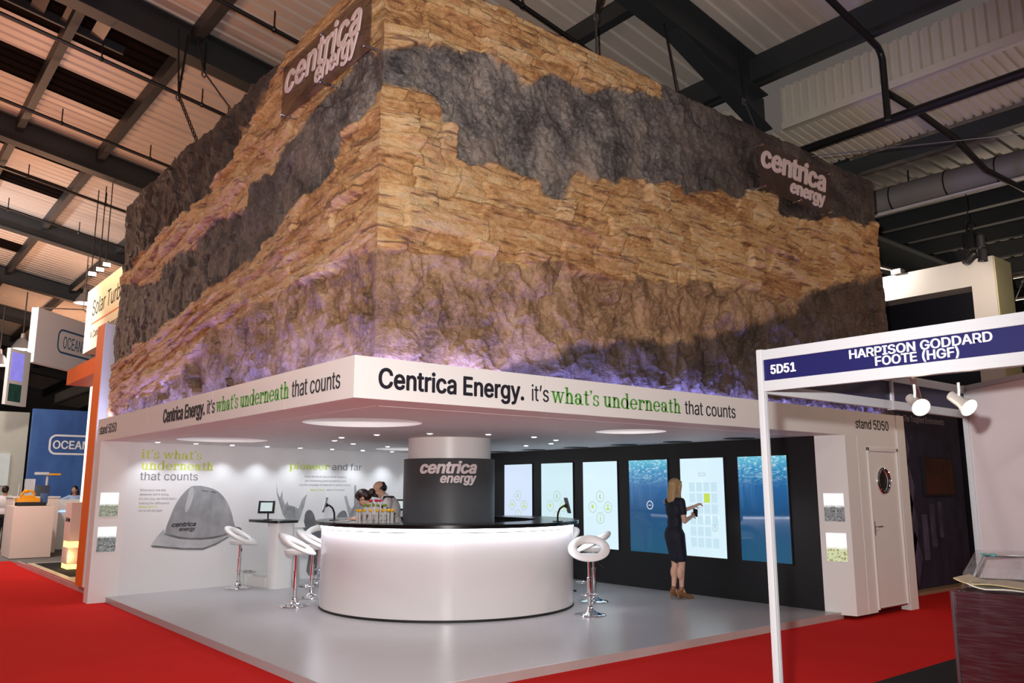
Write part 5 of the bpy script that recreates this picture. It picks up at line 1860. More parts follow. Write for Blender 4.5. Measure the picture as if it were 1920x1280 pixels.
blob('hair', ha, .0075, DHAIR, r, 2)
BSH = M('black_shoe', (.01, .01, .01), .4)
shoe(r, (-.13, .09, .06), (1, .1, 0), .0, BSH); shoe(r, (-.13, -.09, .06), (1, -.1, 0), .0, BSH)
fl = math.atan2(.632, -.775)
r.location = (3.10, 4.90, ZF); r.rotation_euler = (0, 0, fl)

# --- bald man beyond her
r = thing('person', 'balding man in a white shirt with dark apron strap leaning behind the dark-haired woman', 'person', (0, 0, 0))
hs, P = head_shapes((.205, 0, 1.585), (.90, .25, -.42), (.42, 0, .90), 1.06)
arms = [('c', (.05, .19, 1.38), (.10, .27, 1.12), .058, .046), ('c', (.10, .27, 1.12), (.32, .16, 1.20), .044, .030), ('c', (.05, -.19, 1.38), (.10, -.27, 1.12), .058, .046), ('c', (.10, -.27, 1.12), (.32, -.16, 1.20), .044, .030)]
b = hs + [('c', (.07, 0, 1.41), (.17, 0, 1.53), .060, .056), ('e', (.01, 0, 1.27), (.125, .175, .19)), ('c', (.05, .16, 1.39), (.05, -.16, 1.39), .065, .065), ('e', (-.03, 0, 1.05), (.12, .155, .17)), ('e', (-.05, 0, .93), (.13, .165, .13))] + arms
b += [('c', (-.05, .10, .88), (0, .10, .48), .092, .062), ('c', (0, .10, .48), (-.05, .10, .07), .060, .042), ('c', (-.05, -.10, .88), (0, -.10, .48), .092, .062), ('c', (0, -.10, .48), (-.05, -.10, .07), .060, .042)]
b += hand_shapes((.32, .16, 1.20), (.9, -.2, -.05), (0, 0, -1), .5, 1, 1, 1.08) + hand_shapes((.32, -.16, 1.20), (.9, .2, -.05), (0, 0, -1), .5, -1, 1, 1.08)
bd_ = blob('body', b, .0065, SKIN, r, 2); face_bits(P, bd_)
blob('shirt', [('e', (.01, 0, 1.27), (.14, .19, .20)), ('c', (.05, .165, 1.395), (.05, -.165, 1.395), .076, .076), ('e', (-.03, 0, 1.05), (.135, .17, .18)), ('e', (-.05, 0, .94), (.145, .178, .12)), ('c', (.05, .19, 1.38), (.095, .262, 1.14), .076, .066), ('c', (.05, -.19, 1.38), (.095, -.262, 1.14), .076, .066), ('c', (.09, .0, 1.43), (.12, 0, 1.47), .070, .066)], .009, BLOUSE, r, 3)
blob('trousers', [('e', (-.05, 0, .90), (.145, .176, .12)), ('c', (-.05, .10, .88), (0, .10, .48), .102, .075), ('c', (0, .10, .48), (-.05, .10, .08), .073, .066), ('c', (-.05, -.10, .88), (0, -.10, .48), .102, .075), ('c', (0, -.10, .48), (-.05, -.10, .08), .073, .066)], .01, APRON, r, 3)
blob('apron', [('c', (.12, .05, 1.28), (.09, .08, .98), .045, .045), ('c', (.12, -.05, 1.28), (.09, -.08, .98), .045, .045), ('c', (.09, .07, .98), (.07, .09, .60), .06, .05), ('c', (.09, -.07, .98), (.07, -.09, .60), .06, .05),
               ('c', (.14, -.055, 1.34), (.115, -.082, 1.475), .016, .016), ('c', (.115, -.082, 1.475), (.0, -.075, 1.475), .016, .016), ('c', (.0, -.075, 1.475), (-.04, -.05, 1.43), .016, .016), ('c', (.14, .055, 1.34), (.115, .082, 1.475), .016, .016), ('c', (.115, .082, 1.475), (.0, .075, 1.475), .016, .016)], .008, APRON, r, 2)
blob('hair', [('e', P(-.060, 0, .0), (.062, .082, .062)), ('c', P(-.01, .072, .0), P(-.06, .06, .0), .018, .03), ('c', P(-.01, -.072, .0), P(-.06, -.06, .0), .018, .03), ('e', P(-.075, 0, .045), (.04, .06, .045))], .0075, DHAIR, r, 2)
shoe(r, (-.05, .10, .06), (1, .1, 0), .0, BSH); shoe(r, (-.05, -.10, .06), (1, -.1, 0), .0, BSH)
r.location = (3.55, 5.28, ZF); r.rotation_euler = (0, 0, fl)
# ------------------------------------------------------------------ white shell-scheme booth in the right foreground
BXX, BYY = 1.074, -2.99
OCT = M('white_aluminium', srgb(170, 172, 176), .35, noise=(3, .02))
NAVYP = M('navy_panel', srgb(19, 19, 72), .4, noise=(4, .04))
NAVYB = M('navy_panel_back', srgb(30, 31, 58), .5, noise=(4, .05))
root = thing('shell_booth', 'white shell scheme booth frame with navy name board reading 5D51', 'booth', (BXX, BYY, 0))


def post(x, y, z0, z1):
    m = MB()
    m.box(x - .020, x + .020, y - .020, y + .020, z0, z1, .006)
    for dx, dy in ((1, 0), (-1, 0), (0, 1), (0, -1)):
        m.box(x + dx * .0205 - .004 - abs(dx) * -.003, x + dx * .0205 + .004 - abs(dx) * .003, y + dy * .0205 - .004 + abs(dy) * .003, y + dy * .0205 + .004 - abs(dy) * .003, z0, z1)
    return m


for x, y, z0, z1 in ((BXX, BYY, 0, 2.50), (BXX, -6.3, 0, 2.50), (2.62, BYY, 2.235, 2.50), (3.84, BYY, 0, 2.50)):
    post(x, y, z0, z1).build('post', OCT, root)
# front name board (faces the camera side) and the side board towards the big stand
for z0, z1 in ((2.435, 2.495), (2.25, 2.312)):
    m = MB(); m.box(BXX - .018, BXX + .018, -6.28, BYY - .02, z0, z1, .004); m.box(BXX - .0195, BXX - .018, -6.28, BYY - .02, (z0 + z1) / 2 - .002, (z0 + z1) / 2 + .002); m.build('rail', OCT, root)
    m = MB(); m.box(BXX + .02, 3.82, BYY - .018, BYY + .018, z0 - .01 if z0 < 2.4 else z0, z1 - (.012 if z0 < 2.4 else 0), .004); m.build('rail', OCT, root)
m = MB(); m.box(BXX - .006, BXX + .006, -6.28, BYY - .02, 2.312, 2.435); m.build('name_board', NAVYP, root, smooth=None)
m = MB(); m.box(BXX + .02, 3.82, BYY - .006, BYY + .006, 2.30, 2.435); m.build('side_board', NAVYB, root, smooth=None)
FB = lambda y, z: frame((BXX - .0062, y, z), (0, -1, 0), (0, 0, 1))
m = MB()
put_text(m, '5D51', FB(-3.059, 2.349), .158, .050, .022)
put_text(m, 'HARPISON GODDARD', FB(-3.545, 2.379), .710, .046, .018)
put_text(m, 'FOOTE (HGF)', FB(-3.685, 2.326), .415, .046, .018)
m.build('lettering', M('board_letters', srgb(205, 207, 212), .5), root, smooth=None, label='white capital lettering')
# cross beams carrying the spotlights
m = MB(); m.box(2.60, 2.64, -6.2, BYY - .02, 2.45, 2.49, .004); m.build('cross_beam', OCT, root)
m = MB(); m.bar((1.09, -3.85, 2.285), (2.6, -3.2, 2.285), .03, .03); m.build('cross_beam', OCT, root)
# angled wall panel
pd = Vector((-.62, -.785, 0)).normalized()
p0 = Vector((3.86, -3.0, 0))
m = MB(); m.box(.02, 3.0, -.012, .012, .06, 2.46, 0, 0, Matrix.Translation(p0) @ Matrix.Rotation(math.atan2(pd.y, pd.x), 4, 'Z'))
m.build('wall_panel', M('booth_panel', srgb(212, 206, 208), .6, noise=(3, .03)), root, smooth=None)
m = MB()
TP = Matrix.Translation(p0) @ Matrix.Rotation(math.atan2(pd.y, pd.x), 4, 'Z')
m.box(.0, 3.0, -.018, .018, 2.46, 2.50, .003, 0, TP); m.box(-.015, .025, -.018, .018, 0, 2.50, .003, 0, TP); m.box(0, 3, -.018, .018, .02, .06, .003, 0, TP)
m.build('panel_rail', OCT, root)

SPOTM = M('spot_grey', srgb(190, 184, 178), .4, .3)
BULB = M('warm_bulb', (1, 1, 1), .4, emit=((1.0, .86, .62), 22.0))


def spot_lamp(loc, aim, label, e=14):
    loc = Vector(loc)
    r = thing('spotlight', label, 'spotlight', loc, 0, 'clip-on spotlights under the booth name board')
    d = (Vector(aim) - loc).normalized()
    T = Matrix.Translation(loc) @ d.to_track_quat('Z', 'Y').to_matrix().to_4x4()
    m = MB(); m.lathe([(.001, -.07), (.026, -.066), (.028, -.02), (.030, .02), (.048, .06), (.050, .066), (.046, .066), (.03, .03)], 28, T=T); m.build('lamp_can', SPOTM, r)
    m = MB(); m.lathe([(.001, .060), (.044, .062)], 28, T=T); m.build('bulb', BULB, r)
    m = MB(); m.tube([loc - d * .01, loc + Vector((0, 0, .06)), loc + Vector((0, 0, .10))], .008, 8); m.build('bracket', SPOTM, r)
    lamp('SPOT', 'spotlight_beam', loc + d * .07, e, (1.0, .82, .58), aim=loc + d, spot_size=math.radians(85), spot_blend=.6, shadow_soft_size=.04)
    return r


spot_lamp((1.40, -3.72, 2.150), (.9, -4.3, 1.75), 'lit spotlight under the name board, left of the two')
spot_lamp((1.42, -3.94, 2.140), (1.1, -4.75, 1.55), 'lit spotlight on a short arm, right of the two')

# wrapped burgundy counter with magazines, wrapped chair
BURG = M('burgundy_laminate', (.040, .006, .010), .25, noise=(6, .2), coat=.4)


def film_mat(name, base_alpha, streak, sc, bumpd, amp=.35):
    m, nt, b = nodes_of(name)
    N, L = nt.nodes, nt.links
    tc = N.new('ShaderNodeTexCoord'); mp = N.new('ShaderNodeMapping'); mp.inputs['Scale'].default_value = streak
    mp.inputs['Rotation'].default_value = (.16, 0, 0)
    L.new(tc.outputs['Object'], mp.inputs['Vector'])
    nz = N.new('ShaderNodeTexNoise'); nz.inputs['Scale'].default_value = sc; nz.inputs['Detail'].default_value = 6
    L.new(mp.outputs['Vector'], nz.inputs['Vector'])
    mr = N.new('ShaderNodeMapRange'); mr.inputs['From Min'].default_value = .45; mr.inputs['From Max'].default_value = .85; mr.inputs['To Min'].default_value = base_alpha; mr.inputs['To Max'].default_value = base_alpha + amp
    L.new(nz.outputs['Fac'], mr.inputs['Value']); L.new(mr.outputs['Result'], b.inputs['Alpha'])
    b.inputs['Base Color'].default_value = (.55, .50, .52, 1); b.inputs['Roughness'].default_value = .12; b.inputs['Specular IOR Level'].default_value = 1.0
    bp = N.new('ShaderNodeBump'); bp.inputs['Strength'].default_value = 1.0; bp.inputs['Distance'].default_value = bumpd
    L.new(nz.outputs['Fac'], bp.inputs['Height']); L.new(bp.outputs['Normal'], b.inputs['Normal'])
    return m


FILM = film_mat('stretch_film', .01, (.5, .9, 14), 7.0, .006, .08)
BAG = film_mat('plastic_bag', .12, (6, 6, 6), 1.4, .05, .22)
root = thing('wrapped_counter', 'burgundy counter wrapped in clear stretch film at the lower right', 'counter', (2.4, -4.2, 0))
m = MB(); m.box(2.17, 2.62, -5.4, -3.49, 0, 1.095, .012); m.build('cabinet', BURG, root)
m = MB()
m.box(2.160, 2.63, -5.41, -3.480, 0.0, 1.102, .02); m.build('stretch_film', FILM, root)
m = MB(); m.box(2.158, 2.172, -3.496, -3.478, 0, 1.09, .004); m.build('corner_strip', M('edge_strip', (.10, .06, .07), .3, .4), root)
for i, (x, y, a, c, lb) in enumerate(((2.36, -3.78, .1, srgb(176, 160, 120), 'curled magazine with tan cover on the wrapped counter, topmost'), (2.37, -3.84, .25, srgb(200, 196, 180), 'magazine under the curled one on the wrapped counter'))):
    vs, fs = [], []
    n = 24
    for k in range(n + 1):
        t = k / n
        yy = .30 - .75 * t
        lift = .035 * max(0, 1 - t * 6) ** 2 + .012 * math.sin(t * 6) ** 2
        for xx in (-.15, .15):
            for th in (0, .006):
                vs.append((xx, yy, lift + th + .022 * (1 - i)))
    for k in range(n):
        q = 4 * k
        fs += [(q, q + 2, q + 6, q + 4), (q + 1, q + 5, q + 7, q + 3), (q, q + 4, q + 5, q + 1), (q + 2, q + 3, q + 7, q + 6)]
    fs += [(0, 1, 3, 2), (4 * n, 4 * n + 2, 4 * n + 3, 4 * n + 1)]
    m = MB(); m.add(vs, fs, 0, Matrix.Translation((x, y, 1.1035)) @ Matrix.Rotation(a, 4, 'Z'))
    tag(m.build('magazine', M('magazine_cover_%d' % i, c, .3, noise=(9, .35), stretch=(1, 8, 1))), lb, 'magazine', 'magazines on the wrapped counter')

# chair in a plastic bag
CXo = Vector((3.10, -3.47, 0))
ca = math.radians(200)
TC = Matrix.Translation(CXo) @ Matrix.Rotation(ca, 4, 'Z')
root = thing('wrapped_chair', 'dark chair with chrome loop frame under a clear plastic bag behind the wrapped counter', 'chair', CXo)
m = MB()
for s in (-1, 1):
    m.tube([TC @ V(p) for p in ((.26, s * .27, .02), (-.26, s * .27, .02), (-.27, s * .27, .30), (-.24, s * .27, .62), (.10, s * .27, .66), (.20, s * .27, .60))], .013, 10)
m.build('chrome_frame', CHROME, root)
m = MB(); m.tube([TC @ V(p) for p in ((-.20, -.25, .45), (-.30, -.25, 1.02), (-.33, -.15, 1.22), (-.33, .15, 1.22), (-.30, .25, 1.02), (-.20, .25, .45))], .014, 10); m.build('back_loop', CHROME, root)
m = MB(); m.box(-.02, .02, -.24, .24, .86, 1.06, .015, 0, TC @ Matrix.Translation((-.30, 0, 0)) @ Matrix.Rotation(-.1, 4, 'Y')); m.build('backrest', NEARBLACK, root)
m = MB(); m.box(-.24, .24, -.24, .24, .43, .50, .02, 0, TC); m.build('seat', NEARBLACK, root)
prof = [(.36, .30, 0.35), (.37, .32, .62), (.33, .31, .95), (.24, .28, 1.12)]
vs, fs = [], []
n = 28
for (rx, ry, z) in prof:
    for k in range(n):
        a = 2 * PI * k / n
        w = 1 + .05 * math.sin(7 * a + z * 9) + .03 * math.sin(13 * a + z * 20)
        sx, sy = abs(math.cos(a)) ** .6 * math.copysign(1, math.cos(a)), abs(math.sin(a)) ** .6 * math.copysign(1, math.sin(a))
        vs.append((-.05 + rx * sx * w + (-.17 if z > 1.1 else -.05 if z > .9 else 0), ry * sy * w, z))
for k in range(n):
    a = 2 * PI * k / n
    vs.append((-.34 + .045 * math.cos(a), .20 * math.sin(a), 1.255))
for i in range(len(prof)):
    for k in range(n):
        k2 = (k + 1) % n
        fs.append((i * n + k, i * n + k2, (i + 1) * n + k2, (i + 1) * n + k))
fs.append(tuple(len(prof) * n + k for k in range(n)))
m = MB(); m.add(vs, fs, 0, TC); m.build('plastic_bag', BAG, root)
m = MB()
put_text(m, 'TO', TC @ frame((-.20, -.17, 1.222), (0, 1, 0), (-.92, 0, .39)) , .10, .035, .01, depth=.002)
m.build('bag_mark', M('teal_print', srgb(30, 150, 150), .5), root, smooth=None)

# ------------------------------------------------------------------ dark display wall and stands beyond the right end
DKBAN = print_mat('dark_machinery_print', (.006, .006, .016), (.030, .027, .062), 3.5, (1, 1, .4))
root = thing('display_wall', 'tall dark navy printed display wall with a grey slogan at its top', 'display', (11.0, .85, 0))
m = MB(); m.box(9.35, 12.9, .80, .86, .06, 2.98); m.build('printed_panel', DKBAN, root, smooth=None)
m = MB(); put_text(m, 'For The Toughest Environments', frame((10.60, .7995, 2.80), (1, 0, 0), (0, 0, 1)), 1.72, .105, -.01, depth=.003); m.build('lettering', M('dim_letters', srgb(150, 146, 152), .5), root, smooth=None, label='thin grey lettering')
m = MB()
PR2 = frame((0, .7995, 0), (1, 0, 0), (0, 0, 1))
for cx, cy, w, h in ((10.75, 2.35, .16, .45), (10.80, 1.7, .18, .5), (10.82, 1.1, .2, .5), (10.86, .55, .2, .45)):
    m.prism([(cx - w, cy), (cx, cy + h), (cx + w, cy), (cx, cy - h)], .0, .002, PR2)
for cx, z0, z1, w in ((11.25, .5, 1.25, .10), (11.55, .7, 1.42, .09), (11.85, .85, 1.45, .07)):
    m.prism([(cx - w, z0), (cx + w, z0), (cx + w, z1), (cx - w, z1)], 0, .002, PR2)
m.build('printed_shapes', print_mat('printed_shape_violet', (.020, .018, .040), (.13, .11, .19), 2.5, (1, 1, .5)), root, smooth=None)
root = thing('wall_screen', 'dim reddish television on the dark navy display wall', 'screen', (11.8, .78, 1.9))
m = MB(); m.box(11.28, 12.42, .755, .80, 1.55, 2.22, .006); m.build('bezel', NEARBLACK, root)
m = MB(); m.box(11.31, 12.39, .7535, .756, 1.58, 2.19); m.build('display', print_mat('dim_red_picture', (.004, .003, .003), (.09, .018, .006), 1.6), root, smooth=None)
m = MB(); m.box(9.3, 14.5, .62, 3.0, 0, .05); m.build('plinth_floor', M('tan_floor', srgb(150, 120, 96), .5)); o = bpy.data.objects['plinth_floor']; tag(o, 'low tan platform under the dark navy display wall', 'platform')
root = thing('brown_cabinet', 'brown glossy cabinet with white top panel between the dark display wall and the booth', 'cabinet', (14.6, 1.6, .05))
m = MB(); m.box(14.4, 15.6, .75, 3.0, .05, 2.05, .01); m.build('cabinet_body', M('brown_gloss', (.085, .035, .020), .3, noise=(4, .3)), root)
m = MB(); m.box(14.4, 15.6, .75, 3.0, 2.05, 2.85, .01); m.build('top_panel', WHITE, root)

root = thing('white_portal', 'tall white stand portal with a navy-black opening behind the rock at right', 'stand', (13.5, 1.4, 0))
CRW = M('cream_wall', srgb(208, 198, 190), .6, noise=(3, .03))
m = MB(); m.box(13.5, 14.3, .13, .55, .0, 5.52, .0); m.box(13.5, 14.3, .13, 2.9, 5.52, 6.04); m.build('portal_frame', CRW, root, smooth=None)
m = MB(); m.box(14.0, 14.05, .55, 2.9, 0, 5.52); m.build('back_panel', M('navy_black', (.003, .003, .008), .5), root, smooth=None)
m = MB(); m.box(13.52, 14.3, .11, .13, 0, 6.03); m.build('side_panel', M('cream_yellow', srgb(214, 206, 160), .6), root, smooth=None)
m = MB(); m.box(13.42, 13.62, 1.85, 2.05, 6.04, 6.14, .01); m.tube([(13.45, 2.0, 6.12), (13.3, 2.2, 6.2)], .02, 8); m.build('projector_arm', SPOTM, root)
m = MB(); m.box(16.5, 22, -2.6, .28, 0, 4.85); tag(m.build('pale_stand_wall', CRW, smooth=None), 'pale stand wall beyond the white portal at the right frame edge', 'wall panel')
m = MB(); m.box(16.45, 16.5, -.15, -.02, 4.5, 4.72); tag(m.build('wall_sign', M('blue_sign', srgb(50, 80, 120), .5)), 'little blue sign on the pale stand wall above the booth board', 'sign')

lamp('SPOT', 'portal_projector_beam', (13.0, 2.5, 6.25), 160, (1, .92, .84), aim=(13.55, 1.3, 5.5), spot_size=math.radians(110), spot_blend=.8, shadow_soft_size=.05)
lamp('SPOT', 'par_beam', (11.9, -.1, 5.5), 90, (1, .88, .74), aim=(13.5, .6, 5.3), spot_size=math.radians(70), spot_blend=.8, shadow_soft_size=.05)
# lighting truss beyond
root = thing('lighting_truss', 'silver lattice truss at the far right beyond the white portal', 'truss', (17, .2, 5.8))
m = MB()
for (z, x) in ((6.35, 17.0), (5.85, 17.0), (6.35, 17.5), (5.85, 17.5)):
    m.tube([(x, 1.0, z), (x, -5, z)], .03, 8)
m.build('chord', ALU, root)
m = MB()
for k in range(12):
    y = 1.0 - .5 * k
    for x in (17.0, 17.5):
        m.tube([(x, y, 5.85), (x, y - .25, 6.35), (x, y - .5, 5.85)], .015, 6)
m.build('lacing', ALU, root)
m = MB(); m.tube([(17, .45, 5.85), (17, .45, 4.6)], .06, 8); m.build('drop_leg', ALU, root)

# hanging chain motor and par cans
root = thing('chain_motor', 'black chain hoist hanging below the grey duct', 'hoist', (12.0, -.07, 6.2))
m = MB(); m.box(11.88, 12.12, -.17, .02, 5.84, 6.10, .02); m.build('motor_body', NEARBLACK, root)
m = MB(); m.tube([(12, -.075 + .07 * math.cos(a), 6.28 + .10 * math.sin(a)) for a in [2 * PI * k / 24 for k in range(24)]], .018, 8, closed=True); m.build('hook', NEARBLACK, root)
m = MB(); m.tube([(12, -.11, 6.05), (12, -.11, 6.2)], .02, 6); m.tube([(12, -.02, 5.75), (12, -.02, 6.2)], .008, 6); m.tube([(12, -.075, 6.38), (12, -.075, 6.86)], .010, 6); m.build('chain', NEARBLACK, root)
CAN = M('par_can_grey', (.16, .155, .15), .35, .6)
for i, (c, aim, lit, lb) in enumerate((((12.0, -.03, 5.66), (11.7, .3, 5.2), False, 'grey par can tilted left below the chain hoist'), ((12.0, -.25, 5.68), (12.0, -.2, 5.2), False, 'grey par can pointing down right of the chain hoist'), ((12.0, -.235, 5.94), (12.1, -.2, 5.4), True, 'grey par can with glowing rim just above the lower pair'))):
    r = thing('par_can', lb, 'stage light', c, 0, 'par cans by the chain hoist')
    d = (V(aim) - V(c)).normalized()
    T = Matrix.Translation(c) @ d.to_track_quat('Z', 'Y').to_matrix().to_4x4()
    m = MB(); m.lathe([(.001, -.13), (.05, -.12), (.07, -.08), (.075, .08), (.085, .10), (.08, .10), (.07, .08), (.068, -.06), (.001, -.07)], 24, T=T); m.build('can', CAN, r)
    m = MB(); m.lathe([(.001, .02), (.069, .06)], 24, T=T); m.build('lens', M('par_lens_lit', (1, 1, 1), .3, emit=((1, .85, .6), 2.5)) if lit else M('par_lens', (.4, .38, .34), .1, .5), r)
    m = MB(); m.tube([T @ V((0, .08, 0)), T @ V((0, .09, -.12)), V(c) + V((0, 0, .16))], .010, 6); m.build('yoke', CAN, r)

# ------------------------------------------------------------------ stands at the far left
ORANGE = M('orange_panel', srgb(232, 112, 8), .5, noise=(3, .04))
PINKW2 = M('pale_counter', srgb(236, 214, 204), .5, noise=(3, .03))
GLOWY = M('amber_glow_band', (1, .8, .4), .5, emit=((1.0, .62, .16), 2.2))
m = MB(); m.prism([(.27, 9.25), (6.5, 9.25), (6.5, 14.8), (.27, 14.8)], 0, .10)
root = thing('neighbour_platform', 'low platform with dark mat and pink edge beyond the left pier', 'platform', (.27, 9.3, 0))
m.build('platform_deck', M('beige_deck', srgb(196, 184, 160), .5), root, smooth=None)
m = MB(); m.box(.262, .27, 9.25, 14.8, .045, .10); m.build('pink_edge', M('pink_edge', srgb(190, 70, 90), .5), root, smooth=None)
m = MB(); m.box(.262, .27, 9.25, 14.8, .0, .045); m.build('dark_edge', NEARBLACK, root, smooth=None)
m = MB(); m.box(.40, 3.0, 11.2, 14.6, .10, .106); m.build('dark_mat', DARKCARPET, root, smooth=None)
root = thing('orange_wall', 'tall orange and white wall beside the left end of the rock', 'wall panel', (.15, 9.3, .0))
m = MB(); m.box(.19, 2.2, 9.22, 9.26, 0.11, 4.45); m.build('white_face', M('white_return', srgb(226, 226, 232), .5), root, smooth=None)
m = MB(); m.box(.185, 2.2, 9.26, 9.75, 0.11, 4.46); m.build('orange_body', ORANGE, root, smooth=None)
m = MB(); m.box(.30, .75, 9.75, 12.6, 3.72, 4.02); m.build('orange_beam', ORANGE, root, smooth=None)
root = thing('glowing_post', 'slim cream glowing post left of the orange wall', 'lamp', (1.15, 13.2, .1))
m = MB(); m.box(.97, 1.12, 13.5, 13.7, .107, 4.3, .01); m.build('diffuser', M('cream_glow', (1, .95, .8), .5, emit=((1.0, .88, .66), 1.15)), root)
m = MB(); m.box(.95, 1.14, 13.48, 13.72, 4.3, 4.36, .01); m.build('cap', WHITE, root)
root = thing('lit_plinth', 'pale square plinth with two amber glowing bands on the left platform', 'plinth', (.95, 12.9, .106))
for k, (z0, z1) in enumerate(((.20, .52), (.64, 1.40))):
    m = MB(); m.box(.63, 1.24, 12.70, 13.25, z0, z1, .006); m.build('block', PINKW2, root)
for z0, z1 in ((.106, .20), (.52, .64)):
    m = MB(); m.box(.64, 1.23, 12.71, 13.24, z0, z1, .0); m.build('glow_band', GLOWY, root)
m = MB(); put_text(m, 'Solar Turbines', frame((.6295, 13.15, 1.02), (0, -1, 0), (0, 0, 1)), .40, .085, -.006, depth=.003); m.build('lettering', INK, root, smooth=None)
lamp('POINT', 'amber_band_light', (.6, 12.6, .35), 4, (1, .65, .25), shadow_soft_size=.1)
# hanging sign box over that stand
root = thing('hanging_sign_box', 'cream hanging sign box with black lettering left of the rock', 'sign', (1.0, 13, 5.4))
m = MB(); m.box(1.0, 4.0, 9.9, 14.9, 4.72, 6.18); m.build('sign_box', M('cream_fabric', srgb(240, 226, 196), .7, noise=(2, .03)), root, smooth=None)
TS = frame((.9995, 14.3, 5.50), (0, -1, 0), (0, 0, 1))
m = MB(); put_text(m, 'Solar Turbines', TS, 3.3, .36, -.004, depth=.004); put_text(m, 'A Caterpillar Company', TS @ Matrix.Translation((0, -.52, 0)), 2.6, .16, -.01, depth=.004); m.build('lettering', INK, root, smooth=None, label='black lettering')
m = MB(); m.box(0, 3.2, 0, .03, 0, .004, 0, 0, TS @ Matrix.Translation((0, -.20, 0))); m.build('orange_rule', ORANGE, root, smooth=None)
for yy in (10.6, 14.2):
    m = MB(); m.tube([(2.5, yy, 6.18), (2.5, yy, RZ(2.5, .62))], .012, 6); m.build('hanging_wire', PIPE, root)
lamp('AREA', 'sign_wash', (.2, 12.4, 6.9), 60, (1, .80, .50), aim=(1.0, 12.4, 5.4), shape='RECTANGLE', size=4, size_y=.2)
# big pale block with the yellow machine
root = thing('display_block', 'big pale pink display block carrying a yellow model machine', 'plinth', (.8, 18, 0))
m = MB(); m.box(.36, 1.25, 17.7, 18.9, 0, 1.24, .01); m.build('block', PINKW2, root)
YEL = M('machine_yellow', srgb(236, 160, 20), .4); BLUEM = M('machine_blue', srgb(60, 90, 140), .4)
root = thing('model_machine', 'yellow and blue tracked model machine on the pale block', 'model', (.75, 18.2, 1.24))
m = MB(); m.box(.45, .95, 17.95, 18.35, 1.34, 1.44, .01); m.box(.55, .85, 18.0, 18.3, 1.44, 1.50, .01); m.build('chassis', YEL, root)
m = MB(); m.tube([(.55, 18.1, 1.50), (.62, 18.1, 1.62), (.78, 18.1, 1.60), (.84, 18.1, 1.52)], .03, 8); m.ball((.66, 18.1, 1.60), .05, 10); m.build('arm', YEL, root)
m = MB(); m.box(1.0, 1.12, 17.95, 18.3, 1.30, 1.55, .01); m.build('motor', BLUEM, root)
for y in (17.98, 18.30):
    m = MB(); m.box(.46, 1.1, y - .04, y + .04, 1.24, 1.33, .02); m.build('track', NEARBLACK, root)
for x in (.47, .80):
    m = MB(); m.tube([(x, 18.1, 1.44), (x + .02, 18.1, 1.78)], .012, 6); m.build('mast', M('mast_grey', (.6, .6, .6), .4), root)
# counters and blue wall behind
root = thing('long_counter', 'pale counter behind the yellow model machine', 'counter', (1.0, 19.8, 0))
m = MB(); m.box(.55, 1.62, 19.2, 20.4, 0, 1.42, .01); m.build('counter_body', PINKW2, root)
m = MB(); m.box(.53, 1.64, 19.18, 20.42, 1.42, 1.46, .005); m.build('counter_top', WHITE, root)
root = thing('white_counter', 'white counter with a blue glow line where the woman in pale blue leans', 'counter', (2.3, 20.5, 0))
m = MB(); m.box(1.70, 3.4, 20.3, 21.0, 0, 1.36, .01); m.build('counter_body', WHITE, root)
m = MB(); m.box(1.69, 3.41, 20.285, 20.30, 1.02, 1.06); m.build('glow_line', M('blue_glow', (.3, .5, 1), .5, emit=((.3, .5, 1.0), 1.5)), root)
root = thing('blue_wall', 'tall deep blue wall with white rounded logo outline at far left', 'wall panel', (2.2, 22, 0))
m = MB(); m.box(1.24, 3.6, 22.0, 22.2, 0, 4.0); m.build('blue_panel', print_mat('deep_blue_print', (.012, .055, .24), (.05, .17, .46), .9, (1, 1, .5)), root, smooth=None)
TB = frame((0, 21.9995, 0), (1, 0, 0), (0, 0, 1))


def rrect(x0, x1, z0, z1, q, n=8):
    out = []
    for cx, cy, a in ((x1 - q, z1 - q, 0), (x0 + q, z1 - q, 90), (x0 + q, z0 + q, 180), (x1 - q, z0 + q, 270)):
        out += [(cx + q * math.cos(math.radians(a + 90 * k / n)), cy + q * math.sin(math.radians(a + 90 * k / n))) for k in range(n + 1)]
    return out


def outline(m, T, x0, x1, z0, z1, q, w, d=.004):
    a, b = rrect(x0, x1, z0, z1, q), rrect(x0 + w, x1 - w, z0 + w, z1 - w, q - w)
    n = len(a)
    vs = [(x, y, 0) for x, y in a] + [(x, y, 0) for x, y in b] + [(x, y, d) for x, y in a] + [(x, y, d) for x, y in b]
    fs = []
    for i in range(n):
        j = (i + 1) % n
        fs += [(2 * n + i, 2 * n + j, 3 * n + j, 3 * n + i), (i, j, 2 * n + j, 2 * n + i), (n + j, n + i, 3 * n + i, 3 * n + j)]
    m.add(vs, fs, 0, T)


m = MB(); put_text(m, 'OCEANEERING', TB @ Matrix.Translation((1.84, 2.84, 0)), 2.05, .235, .02); outline(m, TB, 1.72, 4.02, 2.66, 3.26, .2, .055)
m.build('lettering', M('white_letters', srgb(232, 234, 236), .5), root, smooth=None, label='white lettering in a rounded outline')
m = MB(); m.box(-3.5, 1.30, 23.0, 23.2, 0, 3.95); tag(m.build('pale_back_wall', M('greenish_wall', srgb(190, 190, 176), .6), smooth=None), 'pale stand wall at the left frame edge', 'wall panel')
root = thing('counter_screen', 'black monitor on the pale counter beside the man in white', 'screen', (.45, 19.5, 1.42))
m = MB(); m.box(.16, .30, 20.6, 20.64, 1.20, 1.62, .005); m.build('monitor', NEARBLACK, root)
m = MB(); m.box(-.6, .9, 22.95, 23.0, 1.75, 2.7); tag(m.build('lit_picture', M('lit_picture', (.3, .3, .3), .5, noise=(2, .5), emit=((.55, .58, .52), .5))), 'greyish lit picture panel on the pale wall at far left', 'picture')
